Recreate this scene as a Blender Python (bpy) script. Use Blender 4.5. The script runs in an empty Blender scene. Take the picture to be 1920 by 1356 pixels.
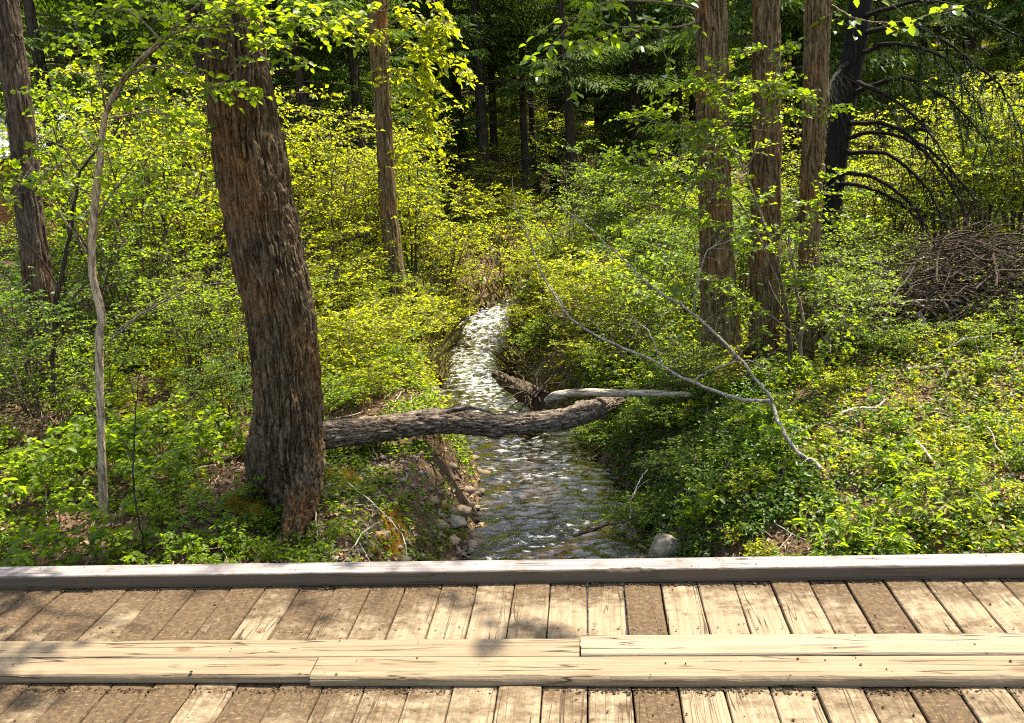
import bpy, math, random
import numpy as np
from mathutils import Matrix, Vector

C = bpy.context.scene.collection
rng = np.random.default_rng(7)
PI = math.pi

# ------------------------------------------------------------------ camera frame
F_PX, EYE = 1591.0, 1.65
_y = np.array([137.0, 409.0, -F_PX]); _y /= np.linalg.norm(_y)
_x = np.array([16700.0, 595.0, F_PX]); _x -= _x.dot(_y) * _y; _x /= np.linalg.norm(_x)
_z = np.cross(_x, _y)
ROT = np.array([_x, _y, _z])
CAM = np.array([0.0, 0.0, EYE])

def ray(px, py): return ROT @ np.array([px - 960.0, 678.0 - py, -F_PX])
def at(px, py, y):
    d = ray(px, py); return CAM + d * (y / d[1])
def on_plane(px, py, z):
    d = ray(px, py); return CAM + d * ((z - EYE) / d[2])
def px_of(p):
    c = ROT.T @ (np.asarray(p, float) - CAM)
    return 960 + c[0] / -c[2] * F_PX, 678 - c[1] / -c[2] * F_PX

# ------------------------------------------------------------------ noise
_perm = np.random.default_rng(3).permutation(256).astype(np.int64)
_perm = np.concatenate([_perm, _perm, _perm])
_g = np.random.default_rng(4).normal(size=(256, 3)); _g /= np.linalg.norm(_g, axis=1)[:, None]
def perlin(x, y, z):
    x, y, z = np.broadcast_arrays(np.asarray(x, float), np.asarray(y, float), np.asarray(z, float))
    xi, yi, zi = np.floor(x).astype(np.int64), np.floor(y).astype(np.int64), np.floor(z).astype(np.int64)
    xf, yf, zf = x - xi, y - yi, z - zi
    u, v, w = [t * t * t * (t * (t * 6 - 15) + 10) for t in (xf, yf, zf)]
    xi &= 255; yi &= 255; zi &= 255
    def gr(i, j, k):
        h = _perm[_perm[_perm[xi + i] + yi + j] + zi + k]
        g = _g[h]
        return g[..., 0] * (xf - i) + g[..., 1] * (yf - j) + g[..., 2] * (zf - k)
    def lerp(a, b, t): return a + (b - a) * t
    return 1.5 * lerp(lerp(lerp(gr(0,0,0), gr(1,0,0), u), lerp(gr(0,1,0), gr(1,1,0), u), v),
                lerp(lerp(gr(0,0,1), gr(1,0,1), u), lerp(gr(0,1,1), gr(1,1,1), u), v), w)
def fbm(x, y, z, o=4):
    s, a = 0, 1.0
    for i in range(o):
        s = s + a * perlin(x * 2**i + 7.1 * i, y * 2**i, z * 2**i); a *= 0.5
    return s
def smooth(t):
    t = np.clip(t, 0, 1); return t * t * (3 - 2 * t)

# ------------------------------------------------------------------ mesh helpers
class Geo:
    def __init__(self): self.v, self.f3, self.f4, self.r, self.n = [], [], [], [], 0
    def add(self, v, f, r=0.5):
        v = np.asarray(v, float).reshape(-1, 3); f = np.asarray(f, np.int64)
        (self.f3 if f.shape[1] == 3 else self.f4).append(f + self.n)
        self.v.append(v); self.r.append(np.full(len(v), r) if np.isscalar(r) else np.asarray(r, float))
        self.n += len(v)
    def mesh(self, name, mat, smooth_=True):
        v = np.concatenate(self.v); me = bpy.data.meshes.new(name)
        f3 = np.concatenate(self.f3) if self.f3 else np.zeros((0, 3), np.int64)
        f4 = np.concatenate(self.f4) if self.f4 else np.zeros((0, 4), np.int64)
        me.vertices.add(len(v)); me.vertices.foreach_set('co', v.astype(np.float32).ravel())
        loops = np.concatenate([f3.ravel(), f4.ravel()]).astype(np.int32)
        me.loops.add(len(loops)); me.loops.foreach_set('vertex_index', loops)
        n = len(f3) + len(f4); me.polygons.add(n)
        st = np.concatenate([np.arange(len(f3)) * 3, len(f3) * 3 + np.arange(len(f4)) * 4]).astype(np.int32)
        me.polygons.foreach_set('loop_start', st)
        me.polygons.foreach_set('use_smooth', np.full(n, smooth_, bool))
        a = me.attributes.new('rnd', 'FLOAT', 'POINT'); a.data.foreach_set('value', np.concatenate(self.r).astype(np.float32))
        me.update(calc_edges=True); me.materials.append(mat)
        return me

def link(name, me, parent=None, loc=None):
    o = bpy.data.objects.new(name, me); C.objects.link(o)
    if parent is not None: o.parent = parent
    if loc is not None: o.location = loc
    return o
def build(name, geo, mat, parent=None, smooth_=True, org=None):
    if org is not None: geo.v = [v - np.asarray(org) for v in geo.v]
    return link(name, geo.mesh(name, mat, smooth_), parent, org if (org is not None and parent is None) else None)
def tag(o, label=None, cat=None, group=None, kind=None):
    if label: o['label'] = label
    if cat: o['category'] = cat
    if group: o['group'] = group
    if kind: o['kind'] = kind
    return o
def thing(name, label, cat, loc, group=None):
    o = bpy.data.objects.new(name, None); C.objects.link(o); o.location = loc
    o.empty_display_size = 0.1
    return tag(o, label, cat, group)
def copy_thing(src, loc, rz, sc):
    r = src.copy(); C.objects.link(r); r.location = loc; r.rotation_euler = (0, 0, rz); r.scale = sc
    for ch in list(src.children):
        c = ch.copy(); C.objects.link(c); c.parent = r
    return r

def spline(pts, n):
    p = np.asarray(pts, float)
    if len(p) == 2: return p[0] + (p[1] - p[0]) * np.linspace(0, 1, n)[:, None]
    q = np.vstack([2 * p[0] - p[1], p, 2 * p[-1] - p[-2]])
    t = np.linspace(0, len(p) - 1 - 1e-9, n); i = t.astype(int); u = (t - i)[:, None]
    a, b, c, d = q[i], q[i + 1], q[i + 2], q[i + 3]
    return 0.5 * (2 * b + (c - a) * u + (2 * a - 5 * b + 4 * c - d) * u**2 + (3 * b - a - 3 * c + d) * u**3)
def interp_n(vals, n):
    return np.interp(np.linspace(0, 1, n), np.linspace(0, 1, len(vals)), vals)
def frames(p):
    t = np.gradient(p, axis=0); t /= np.linalg.norm(t, axis=1)[:, None] + 1e-12
    ref = np.array([1.0, 0, 0]) if abs(t[0][0]) < 0.8 else np.array([0, 1.0, 0])
    N = np.zeros_like(p); n = ref
    for i in range(len(p)):
        n = n - n.dot(t[i]) * t[i]; n = n / (np.linalg.norm(n) + 1e-12); N[i] = n
    return t, N, np.cross(t, N)
def tube(geo, pts, rad, sides=5, n=None, r=0.5, cap=True):
    p = spline(pts, n) if n else np.asarray(pts, float)
    m = len(p); R = interp_n(rad, m)
    t, N, B = frames(p)
    a = np.linspace(0, 2 * PI, sides, endpoint=False)
    ring = np.cos(a)[None, :, None] * N[:, None, :] + np.sin(a)[None, :, None] * B[:, None, :]
    v = (p[:, None, :] + ring * R[:, None, None]).reshape(-1, 3)
    i = np.arange(m - 1)[:, None] * sides; j = np.arange(sides)[None, :]; k = (j + 1) % sides
    f = np.stack([i + j, i + k, i + sides + k, i + sides + j], -1).reshape(-1, 4)
    geo.add(v, f, r)
    if cap:
        for base, c in ((0, p[0]), ((m - 1) * sides, p[-1])):
            vv = np.vstack([v[base:base + sides], c]); ff = [[x, (x + 1) % sides, sides] for x in range(sides)]
            if base == 0: ff = [q[::-1] for q in ff]
            geo.add(vv, ff, r)

def bark_tube(geo, pts, rad, n, sides, amp, cell=0.035, stretch=8.0, seed=0.0, lobes=0.0, flare=0.0, knots=()):
    """a limb whose furrowed bark is real relief"""
    p = spline(pts, n); R = interp_n(rad, n); t, N, B = frames(p)
    s = np.concatenate([[0], np.cumsum(np.linalg.norm(np.diff(p, axis=0), axis=1))])
    a = np.linspace(0, 2 * PI, sides, endpoint=False)[None, :]
    S, RR = s[:, None], R[:, None]
    ca, sa = np.cos(a) * RR, np.sin(a) * RR
    wx = fbm(ca / (cell * 3) + seed, sa / (cell * 3), S / (cell * 7), 2) * 0.55
    x, y, z = ca / cell + seed + wx, sa / cell + wx, S / (cell * stretch) + 0 * a + seed
    n1 = perlin(x, y, z); n2 = perlin(x * 1.9 + 31, y * 1.9, z * 2.2)
    d = -1.25 * np.exp(-(n1 / 0.17)**2) - 0.6 * np.exp(-(n2 / 0.14)**2) + 0.4 * n2
    n3 = perlin(ca / (cell * .7) + 9, sa / (cell * .7), S / (cell * .8) + seed)
    d = d + 0.24 * n3 + 0.16 * perlin(ca / (cell * .25), sa / (cell * .25), S / (cell * .5))
    big = fbm(np.cos(a) * 1.2 + seed, np.sin(a) * 1.2, S / 0.6, 3)
    rr = RR * (1 + lobes * big) + amp * d
    if flare:
        tt = S / max(s[-1], 1e-6)
        fl = np.exp(-tt / 0.07) * flare
        rr = rr * (1 + fl * (0.55 + 0.45 * np.cos(5 * a + 0.8 + seed)))
    for (ks, ka, kr, kh) in knots:
        da = np.angle(np.exp(1j * (a - ka))) * RR
        q = ((S - ks)**2 + da**2) / kr**2
        rr = rr + kh * np.exp(-q)
    ring = np.cos(a)[..., None] * N[:, None, :] + np.sin(a)[..., None] * B[:, None, :]
    v = (p[:, None, :] + ring * rr[..., None]).reshape(-1, 3)
    i = np.arange(n - 1)[:, None] * sides; j = np.arange(sides)[None, :]; k = (j + 1) % sides
    geo.add(v, np.stack([i + j, i + k, i + sides + k, i + sides + j], -1).reshape(-1, 4), 0.5)
    for base, c in ((0, p[0]), ((n - 1) * sides, p[-1])):
        vv = np.vstack([v[base:base + sides], c]); ff = [[x_, (x_ + 1) % sides, sides] for x_ in range(sides)]
        if base == 0: ff = [q[::-1] for q in ff]
        geo.add(vv, ff, 0.5)

def nrm(v): return v / (np.linalg.norm(v, axis=-1, keepdims=True) + 1e-12)
def leaf_cards(geo, P, D, N, L, W, r, hexa=True, fold=0.14, droop=0.12):
    P, D, N = map(lambda q: np.asarray(q, float), (P, D, N)); n = len(P)
    L = np.broadcast_to(np.asarray(L, float), (n,))[:, None]; W = np.broadcast_to(np.asarray(W, float), (n,))[:, None]
    D = nrm(D); S = nrm(np.cross(D, N)); U = np.cross(S, D)
    tip = P + D * L - U * L * droop
    if hexa:
        l1 = P + D * L * .28 + U * L * fold; l2 = P + D * L * .66 + U * L * (fold - droop * .4)
        v = np.stack([P, l1 + S * W * .5, l2 + S * W * .42, tip, l2 - S * W * .42, l1 - S * W * .5], 1)
        f = np.array([[0, 1, 2, 3], [0, 3, 4, 5]]); k = 6
    else:
        l1 = P + D * L * .45 + U * L * fold
        v = np.stack([P, l1 + S * W * .5, tip, l1 - S * W * .5], 1); f = np.array([[0, 1, 2], [0, 2, 3]]); k = 4
    f = (f[None] + (np.arange(n) * k)[:, None, None]).reshape(-1, f.shape[1])
    geo.add(v.reshape(-1, 3), f, np.repeat(np.broadcast_to(r, (n,)), k))

# ------------------------------------------------------------------ node helpers
def wander(pts, n, amp):
    sp = spline(np.asarray(pts, float), n); d = np.cumsum(rng.normal(0, amp, sp.shape), 0); return sp + d - np.linspace(0, 1, n)[:, None] * d[-1]
class NT:
    def __init__(self, name):
        self.m = bpy.data.materials.new(name); self.m.use_nodes = True; self.t = self.m.node_tree; self.t.nodes.clear()
        self.out = self.t.nodes.new('ShaderNodeOutputMaterial')
    def put(self, sock, val):
        if isinstance(val, bpy.types.NodeSocket): self.t.links.new(val, sock)
        elif val is not None: sock.default_value = val
    def n(self, typ, out=0, props=None, **ins):
        nd = self.t.nodes.new('ShaderNode' + typ)
        for k, v in (props or {}).items(): setattr(nd, k, v)
        for k, v in ins.items():
            key = int(k[1:]) if k[0] == 'i' and k[1:].isdigit() else k.replace('_', ' ')
            self.put(nd.inputs[key], v)
        return nd.outputs[out]
    def noise(self, vec, scale, detail=4, rough=.55, out=0, dist=0):
        return self.n('TexNoise', out, Vector=vec, Scale=scale, Detail=detail, Roughness=rough, Distortion=dist)
    def map(self, vec, scale=(1, 1, 1), loc=(0, 0, 0)): return self.n('Mapping', 0, Vector=vec, Scale=scale, Location=loc)
    def coord(self, what='Object'):
        nd = self.t.nodes.new('ShaderNodeTexCoord'); return nd.outputs[what]
    def ramp(self, fac, a, b, c0=0.0, c1=1.0):
        return self.n('MapRange', 0, {'clamp': True}, Value=fac, From_Min=a, From_Max=b, To_Min=c0, To_Max=c1)
    def mix(self, fac, a, b, mode='MIX'):
        nd = self.t.nodes.new('ShaderNodeMix'); nd.data_type = 'RGBA'; nd.blend_type = mode
        def col(x): return (*x, 1) if isinstance(x, tuple) and len(x) == 3 else x
        self.put(nd.inputs[0], fac); self.put(nd.inputs[6], col(a)); self.put(nd.inputs[7], col(b)); return nd.outputs[2]
    def math(self, op, a, b=None, c=None):
        nd = self.t.nodes.new('ShaderNodeMath'); nd.operation = op
        self.put(nd.inputs[0], a); self.put(nd.inputs[1], b); self.put(nd.inputs[2], c); return nd.outputs[0]
    def bump(self, h, strength=.5, dist=.01): return self.n('Bump', 0, Strength=strength, Distance=dist, Height=h)
    def attr(self, name='rnd'):
        nd = self.t.nodes.new('ShaderNodeAttribute'); nd.attribute_name = name; return nd.outputs['Fac']
    def rand(self):
        nd = self.t.nodes.new('ShaderNodeObjectInfo'); return nd.outputs['Random']
    def bsdf(self, col, rough=.8, normal=None, spec=.3, **kw):
        nd = self.t.nodes.new('ShaderNodeBsdfPrincipled')
        self.put(nd.inputs['Base Color'], (*col, 1) if isinstance(col, tuple) else col)
        self.put(nd.inputs['Roughness'], rough); self.put(nd.inputs['Normal'], normal)
        self.put(nd.inputs['Specular IOR Level'], spec)
        return nd.outputs[0]
    def done(self, sh): self.t.links.new(sh, self.out.inputs[0]); return self.m

def leaf_mat(name, dark, light, trans, tmix=.45, rough=.45, spec=.35, tint=None):
    k = NT(name); r = k.attr(); o = k.rand()
    f = k.math('ADD', k.math('MULTIPLY', r, .75), k.math('MULTIPLY', o, .25))
    col = k.mix(f, dark, light)
    if tint: col = k.mix(k.ramp(r, .93, .98), col, tint)
    tc = k.mix(f, tuple(.6 * c for c in trans), trans)
    a = k.bsdf(col, rough, spec=spec)
    b = k.n('BsdfTranslucent', 0, Color=tc)
    return k.done(k.n('MixShader', 0, i0=tmix, i1=a, i2=b))

def bark_mat(name, base, grey, rust, rust_amt, scale=1.0, rough=.9, moss=None, lying=False):
    k = NT(name); v = k.coord()
    if lying: v = k.n('VectorRotate', 0, {'rotation_type': 'Y_AXIS'}, Vector=v, Angle=PI / 2)
    n1 = k.noise(k.map(v, (34 * scale, 34 * scale, 3.0 * scale)), 1.0, 6, .68, dist=.5)
    n2 = k.noise(v, 2.3 * scale, 5, .6); n3 = k.noise(k.map(v, (75, 75, 9)), 1.0, 4, .6)
    col = k.mix(k.ramp(n1, .45, .58), tuple(.75 * c for c in base), grey)
    rm = k.math('MULTIPLY', k.ramp(n2, .5, .66), k.ramp(n3, .35, .6))
    col = k.mix(k.math('MULTIPLY', rm, rust_amt), col, rust)
    col = k.mix(k.ramp(n3, .5, .72, 0, .75), col, tuple(min(1, 1.7 * c) for c in grey))
    if moss:
        col = k.mix(k.math('MULTIPLY', k.ramp(k.noise(v, 3.1, 3), .52, .62), .8), col, moss)
    h = k.math('ADD', n3, k.noise(k.map(v, (140, 140, 40)), 1.0, 3))
    return k.done(k.bsdf(col, rough, k.bump(h, .9, .012), .15))

M = {}
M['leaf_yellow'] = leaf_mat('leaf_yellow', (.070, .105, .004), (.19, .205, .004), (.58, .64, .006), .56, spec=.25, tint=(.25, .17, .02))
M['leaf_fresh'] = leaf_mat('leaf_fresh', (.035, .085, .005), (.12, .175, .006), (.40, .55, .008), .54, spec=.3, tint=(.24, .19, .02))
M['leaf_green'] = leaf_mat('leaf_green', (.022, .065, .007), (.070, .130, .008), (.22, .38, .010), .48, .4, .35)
M['leaf_deep'] = leaf_mat('leaf_deep', (.018, .045, .010), (.05, .10, .014), (.10, .18, .014), .4, .4, .4)
M['leaf_cotton'] = leaf_mat('leaf_cotton', (.05, .12, .012), (.12, .20, .018), (.36, .50, .014), .5, .3, .45)
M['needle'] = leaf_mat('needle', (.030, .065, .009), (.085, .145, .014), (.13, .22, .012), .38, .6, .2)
M['needle_lit'] = leaf_mat('needle_lit', (.05, .09, .008), (.14, .19, .014), (.26, .34, .012), .42, .6, .2)  # paler copy of the needles, sunlit look put into the colour
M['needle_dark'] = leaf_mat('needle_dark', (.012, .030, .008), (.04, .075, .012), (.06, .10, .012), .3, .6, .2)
M['grass'] = leaf_mat('grass', (.12, .13, .02), (.30, .24, .09), (.34, .30, .06), .4)
M['litter'] = leaf_mat('litter', (.10, .05, .022), (.42, .29, .19), (.12, .07, .03), .12, .8, .15)
M['bark_big'] = bark_mat('bark_big', (.040, .026, .013), (.130, .092, .052), (.19, .072, .014), .85)
M['bark_cotton'] = bark_mat('bark_cotton', (.06, .038, .018), (.17, .12, .062), (.24, .085, .014), .95)
M['bark_dark'] = bark_mat('bark_dark', (.020, .015, .011), (.055, .043, .032), (.08, .04, .016), .3)
M['bark_black'] = bark_mat('bark_black', (.007, .006, .005), (.018, .015, .012), (.03, .016, .008), .3)
M['bark_left'] = bark_mat('bark_left', (.04, .026, .016), (.11, .08, .055), (.14, .055, .014), .5)
M['bark_pale'] = bark_mat('bark_pale', (.28, .20, .12), (.45, .36, .25), (.20, .10, .04), .4, 1.5)
M['bark_grey'] = bark_mat('bark_grey', (.17, .15, .12), (.33, .29, .24), (.20, .14, .07), .3, 1.5)
M['log'] = bark_mat('log', (.05, .036, .025), (.19, .15, .115), (.11, .06, .02), .4, lying=True)
M['bleached'] = bark_mat('bleached', (.22, .17, .12), (.46, .39, .31), (.25, .14, .06), .3, 1.5, lying=True)
M['twig_dark'] = bark_mat('twig_dark', (.045, .032, .022), (.11, .085, .06), (.12, .07, .03), .3, 2)
M['twig_brown'] = bark_mat('twig_brown', (.11, .075, .05), (.24, .19, .14), (.17, .09, .04), .3, 2)
M['brush'] = bark_mat('brush', (.022, .015, .010), (.085, .064, .044), (.07, .038, .018), .4, 2)
M['dead_wood'] = bark_mat('dead_wood', (.26, .20, .15), (.50, .43, .35), (.25, .14, .06), .3, 2)

def ground_mat():
    k = NT('forest_soil'); v = k.coord()
    n1 = k.noise(v, 1.2, 6, .6); n2 = k.noise(v, 14, 6, .65); n3 = k.noise(v, 60, 4, .6)
    col = k.mix(k.ramp(n1, .35, .65), (.055, .034, .018), (.115, .075, .042))
    col = k.mix(k.ramp(n2, .45, .7), col, (.19, .13, .08))
    col = k.mix(k.ramp(n3, .56, .72, 0, .8), col, (.34, .25, .17))
    h = k.math('ADD', n2, k.math('MULTIPLY', n3, .6))
    return k.done(k.bsdf(col, .95, k.bump(h, 1.0, .07), .1))
M['ground'] = ground_mat()
def bed_mat():
    k = NT('stream_bed'); v = k.coord()
    vo = k.t.nodes.new('ShaderNodeTexVoronoi'); k.put(vo.inputs['Vector'], k.map(v, (11, 8, 8))); vo.inputs['Scale'].default_value = 1.0
    vo.inputs['Randomness'].default_value = 1
    cs = k.n('SeparateColor', 0, Color=vo.outputs['Color'])
    col = k.mix(cs, (.06, .045, .025), (.26, .19, .10))
    col = k.mix(k.ramp(k.noise(v, 3, 4), .5, .65), col, (.20, .13, .035))
    return k.done(k.bsdf(col, .7, k.bump(k.math('MULTIPLY', vo.outputs['Distance'], -1), 1, .03), .3))
M['bed'] = bed_mat()
def stone_mat(name, a, b, moss=None):
    k = NT(name); v = k.coord(); n = k.noise(v, 9, 7, .65); n2 = k.noise(v, 45, 4)
    col = k.mix(k.ramp(n, .35, .68), a, b); col = k.mix(k.ramp(n2, .55, .75, 0, .5), col, tuple(.5 * c for c in a))
    col = k.mix(k.math('MULTIPLY', k.rand(), .35), col, (.33, .25, .18))
    if moss: col = k.mix(k.ramp(k.noise(v, 6, 5), .42, .55), col, moss)
    return k.done(k.bsdf(col, .85, k.bump(k.math('ADD', n, n2), .5, .02), .25))
M['stone'] = stone_mat('stone', (.10, .085, .068), (.25, .22, .18))
M['pebble'] = stone_mat('pebble', (.09, .07, .05), (.24, .20, .155))
M['stone_ochre'] = stone_mat('stone_ochre', (.16, .11, .06), (.34, .26, .15))
M['stone_moss'] = stone_mat('stone_moss', (.13, .11, .08), (.25, .21, .16), (.17, .085, .012))
M['stone_wet'] = stone_mat('stone_wet', (.05, .038, .02), (.12, .09, .05))
def moss_mat():
    k = NT('moss'); v = k.coord(); n = k.noise(v, 7, 6, .7); n2 = k.noise(v, 90, 4, .7)
    col = k.mix(k.ramp(n, .38, .62), (.22, .095, .012), (.11, .085, .014)); col = k.mix(k.ramp(n2, .4, .7), col, (.30, .15, .02))
    return k.done(k.bsdf(col, .95, k.bump(k.math('ADD', n, n2), 1, .03), .05))
M['moss'] = moss_mat()
def water_mat():
    k = NT('stream_water'); v = k.coord()
    h1 = k.noise(k.map(v, (11, 22, 9)), 1.0, 5, .6, dist=.8); h2 = k.noise(k.map(v, (34, 52, 30)), 1.0, 3, .6, dist=.5)
    nb = k.bump(k.math('ADD', h1, k.math('MULTIPLY', h2, .45)), 1.0, .005)
    fr = k.n('Fresnel', 0, IOR=1.34, Normal=nb)
    gl = k.n('BsdfGlossy', 0, Color=(1, 1, 1, 1), Roughness=.04, Normal=nb)
    tr = k.n('BsdfTransparent', 0, Color=(.34, .31, .21, 1))
    sh = k.n('MixShader', 0, i0=k.math('MINIMUM', k.math('MULTIPLY_ADD', fr, 1.9, .02), 1.0), i1=tr, i2=gl)
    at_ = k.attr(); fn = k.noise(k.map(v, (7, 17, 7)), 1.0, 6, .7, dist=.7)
    painted_glint = k.math('MULTIPLY', k.math('MINIMUM', k.math('MULTIPLY', at_, 1.7), 1.0), k.n('MapRange', 0, {'clamp': True}, Value=fn, From_Min=k.math('MULTIPLY_ADD', at_, -.20, .62), From_Max=k.math('MULTIPLY_ADD', at_, -.03, .69)))  # white patches painted into the water as sky glints and reflection
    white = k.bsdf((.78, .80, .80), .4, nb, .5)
    return k.done(k.n('MixShader', 0, i0=painted_glint, i1=sh, i2=white))
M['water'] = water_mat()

def plank_mat(name, axis, base, dark, dirt=None, kerb_mud_shade=False, dirt_y=True, shade=1.0):
    """weathered timber; axis = grain direction; 'rnd' of the vertices holds how muddy the board is"""
    k = NT(name); v = k.coord(); r = k.attr()
    st = (2.2, 60, 60) if axis == 'x' else (60, 2.2, 60)
    sf = (7, 320, 320) if axis == 'x' else (320, 7, 320)
    sk = (.9, 24, 24) if axis == 'x' else (24, .9, 24)
    off = k.n('CombineXYZ', 0, X=k.math('MULTIPLY', r, 13.0), Y=k.math('MULTIPLY', r, 7.0), Z=r) if not dirt else k.n('CombineXYZ', 0, X=0.0, Y=0.0, Z=0.0)
    vv = k.n('VectorMath', 0, {'operation': 'ADD'}, i0=v, i1=off)
    wig = k.noise(vv, 5, 3); wv = k.n('CombineXYZ', 0, X=k.math('MULTIPLY', wig, .012), Y=k.math('MULTIPLY', wig, .012), Z=0.0)
    vv = k.n('VectorMath', 0, {'operation': 'ADD'}, i0=vv, i1=wv)
    g1 = k.noise(k.map(vv, st), 1.0, 5, .6); g2 = k.noise(k.map(vv, sf), 1.0, 3, .6)
    cr = k.noise(k.map(vv, sk), 1.0, 2, .5, dist=.3)
    crack = k.ramp(k.math('ABSOLUTE', k.math('SUBTRACT', cr, .5)), .002, .013, 1, 0)
    crack = k.math('MULTIPLY', crack, k.ramp(k.noise(vv, 3.1, 2), .44, .52))
    col = k.mix(k.ramp(g1, .3, .7), base, dark)
    col = k.mix(k.ramp(g2, .45, .7, 0, .35), col, tuple(.55 * c for c in dark))
    vo = k.t.nodes.new('ShaderNodeTexVoronoi'); k.put(vo.inputs['Vector'], k.map(vv, (3.0, 6.5, .01) if axis == 'x' else (7.5, 4.2, .01)))
    vo.inputs['Scale'].default_value = 1.0
    knot = k.math('MULTIPLY', k.ramp(vo.outputs['Distance'], .07, .14, 1, 0), k.ramp(k.n('SeparateColor', 0, Color=vo.outputs['Color']), .5, .52))
    col = k.mix(k.math('MULTIPLY', knot, .75), col, (.10, .055, .028))
    specks = k.ramp(k.noise(vv, 38, 2), .73, .76)
    col = k.mix(k.math('MULTIPLY', specks, .8), col, (.09, .055, .03))
    col = k.mix(k.math('MULTIPLY', crack, .92), col, (.035, .022, .012))
    h = k.math('ADD', k.math('MULTIPLY', g2, .35), k.math('MULTIPLY', g1, .8)); h = k.math('SUBTRACT', h, k.math('MULTIPLY', crack, 2.0))
    rough = .8
    if kerb_mud_shade:
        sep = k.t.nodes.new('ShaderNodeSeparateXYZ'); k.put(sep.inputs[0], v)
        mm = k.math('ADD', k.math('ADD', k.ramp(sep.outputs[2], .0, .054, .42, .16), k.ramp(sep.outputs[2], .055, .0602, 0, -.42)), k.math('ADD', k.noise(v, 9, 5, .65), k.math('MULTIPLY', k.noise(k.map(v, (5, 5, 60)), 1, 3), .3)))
        col = k.mix(k.ramp(mm, .42, .66, 0, .92), col, (.075, .055, .034))  # mud stain, also spread up the front face as painted shade
    if dirt:
        sep = k.t.nodes.new('ShaderNodeSeparateXYZ'); k.put(sep.inputs[0], v)
        d1 = k.noise(k.map(v, (4.5, 7, 4)), 1.0, 6, .62, dist=.4); d2 = k.noise(k.map(v, (9, 30, 9)), 1.0, 5, .65, dist=.6)
        near_kerb = k.ramp(sep.outputs[1], 2.72, 2.98, 0, .30)
        near_run = k.ramp(sep.outputs[1], 2.1, 2.34, 0, .16); near_run = k.math('MULTIPLY', near_run, k.ramp(sep.outputs[1], 2.36, 2.37, 1, 0))
        left = k.ramp(sep.outputs[0], -2.2, .2, .20, 0)
        m = k.math('ADD', k.math('MULTIPLY', d1, .9), k.math('MULTIPLY', d2, .45))
        m = k.math('ADD', m, k.math('MULTIPLY', r, .5)); m = k.math('ADD', m, near_kerb); m = k.math('ADD', m, near_run); m = k.math('ADD', m, left)
        m = k.math('ADD', m, k.math('MULTIPLY', k.math('SUBTRACT', k.noise(v, 26, 6, .72), .5), .75)); m = k.ramp(m, .85, 1.10)
        soil = k.noise(v, 55, 6, .7); s2 = k.noise(k.map(v, (50, 90, 50)), 1, 5, .7)
        dc = k.mix(k.ramp(soil, .40, .60), (.040, .024, .011), (.086, .054, .027))
        dc = k.mix(k.ramp(s2, .56, .70), dc, (.20, .14, .08))
        dc = k.mix(k.ramp(s2, .32, .42, 1, 0), dc, (.04, .023, .012))
        col = k.mix(k.math('MULTIPLY', m, .93), col, dc)
        h = k.math('ADD', h, k.math('MULTIPLY', m, k.math('ADD', k.math('MULTIPLY', soil, 2.2), s2)))
    return k.done(k.bsdf(col, rough, k.bump(h, .55, .006), .2))
M['deck'] = plank_mat('deck_wood', 'y', (.235, .188, .124), (.150, .108, .064), dirt=True)
M['runner'] = plank_mat('runner_wood', 'x', (.222, .175, .116), (.140, .100, .058))
M['runner_pale'] = plank_mat('runner_wood_pale', 'x', (.252, .206, .145), (.172, .132, .086))
M['kerb'] = plank_mat('kerb_wood', 'x', (.27, .248, .245), (.14, .122, .118), kerb_mud_shade=True)
M['beam'] = plank_mat('beam_wood', 'x', (.12, .09, .06), (.08, .06, .04))

# ------------------------------------------------------------------ terrain and stream
CY = np.array([-30, -4, 3, 6, 7.0, 7.8, 8.6, 9.4, 10.2, 11.5, 13.4, 14.8, 16.5, 20, 30, 200.])
CX = np.array([4, .6, -.30, -.38, -.42, -.54, -.80, -1.15, -1.40, -1.63, -1.76, -1.65, -1.0, .8, 1.5, 1.5])
CW = np.array([.9, .9, .75, .67, .58, .60, .68, .66, .50, .42, .52, .44, .4, .3, .15, .1])
def stream_c(y): return np.interp(y, CY, CX) + .05 * np.sin(y * 2.1)
def stream_w(y): return np.interp(y, CY, CW) + .05 * np.sin(y * 3.7 + 1)
def water_z(y): return -1.45 + .03 * (np.clip(y, 0, 30) - 5)
CTRL = np.array([
 (-1.7, 3.6, -1.05), (-2.04, 4.90, -.98), (-2.4, 5.2, -.40), (-2.53, 5.08, -.50), (-1.81, 5.2, -.70), (-1.5, 5.1, -.86), (-2.13, 6.1, -.62), (-1.68, 5.9, -.72), (-2.08, 5.4, -.58), (-2.9, 5.4, -.52), (-2.3, 4.6, -.72), (-3.5, 5.2, -.66), (-3.6, 3.5, -.8), (-5.2, 7.5, -.35), (-3.2, 8, -.5),
 (-2.5, 6.6, -.78), (-2.6, 10.6, -.6), (-3, 12.7, -.3), (-7, 13, -.05), (-9, 6, -.3), (-3.2, 18, -.1), (-2.8, 23, .1), (-8, 22, .2), (-16, 16, .3),
 (.75, 4.6, -.95), (1.0, 6.6, -.62), (1.3, 8, -.48), (1.8, 7.3, -.42), (3.2, 7.9, -.25), (2.5, 5, -.55), (1.3, 3.6, -.8), (3.0, 3.5, -.6), (6, 6, -.2), (6, 11, .1),
 (5, 17, .2), (.4, 11, -.5), (.3, 15, -.2), (1.5, 22, .1), (8, 22, .4), (14, 16, .5), (-14, 3, -.3), (14, 3, -.3), (-6, -8, -.3), (6, -8, -.3)])
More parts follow.
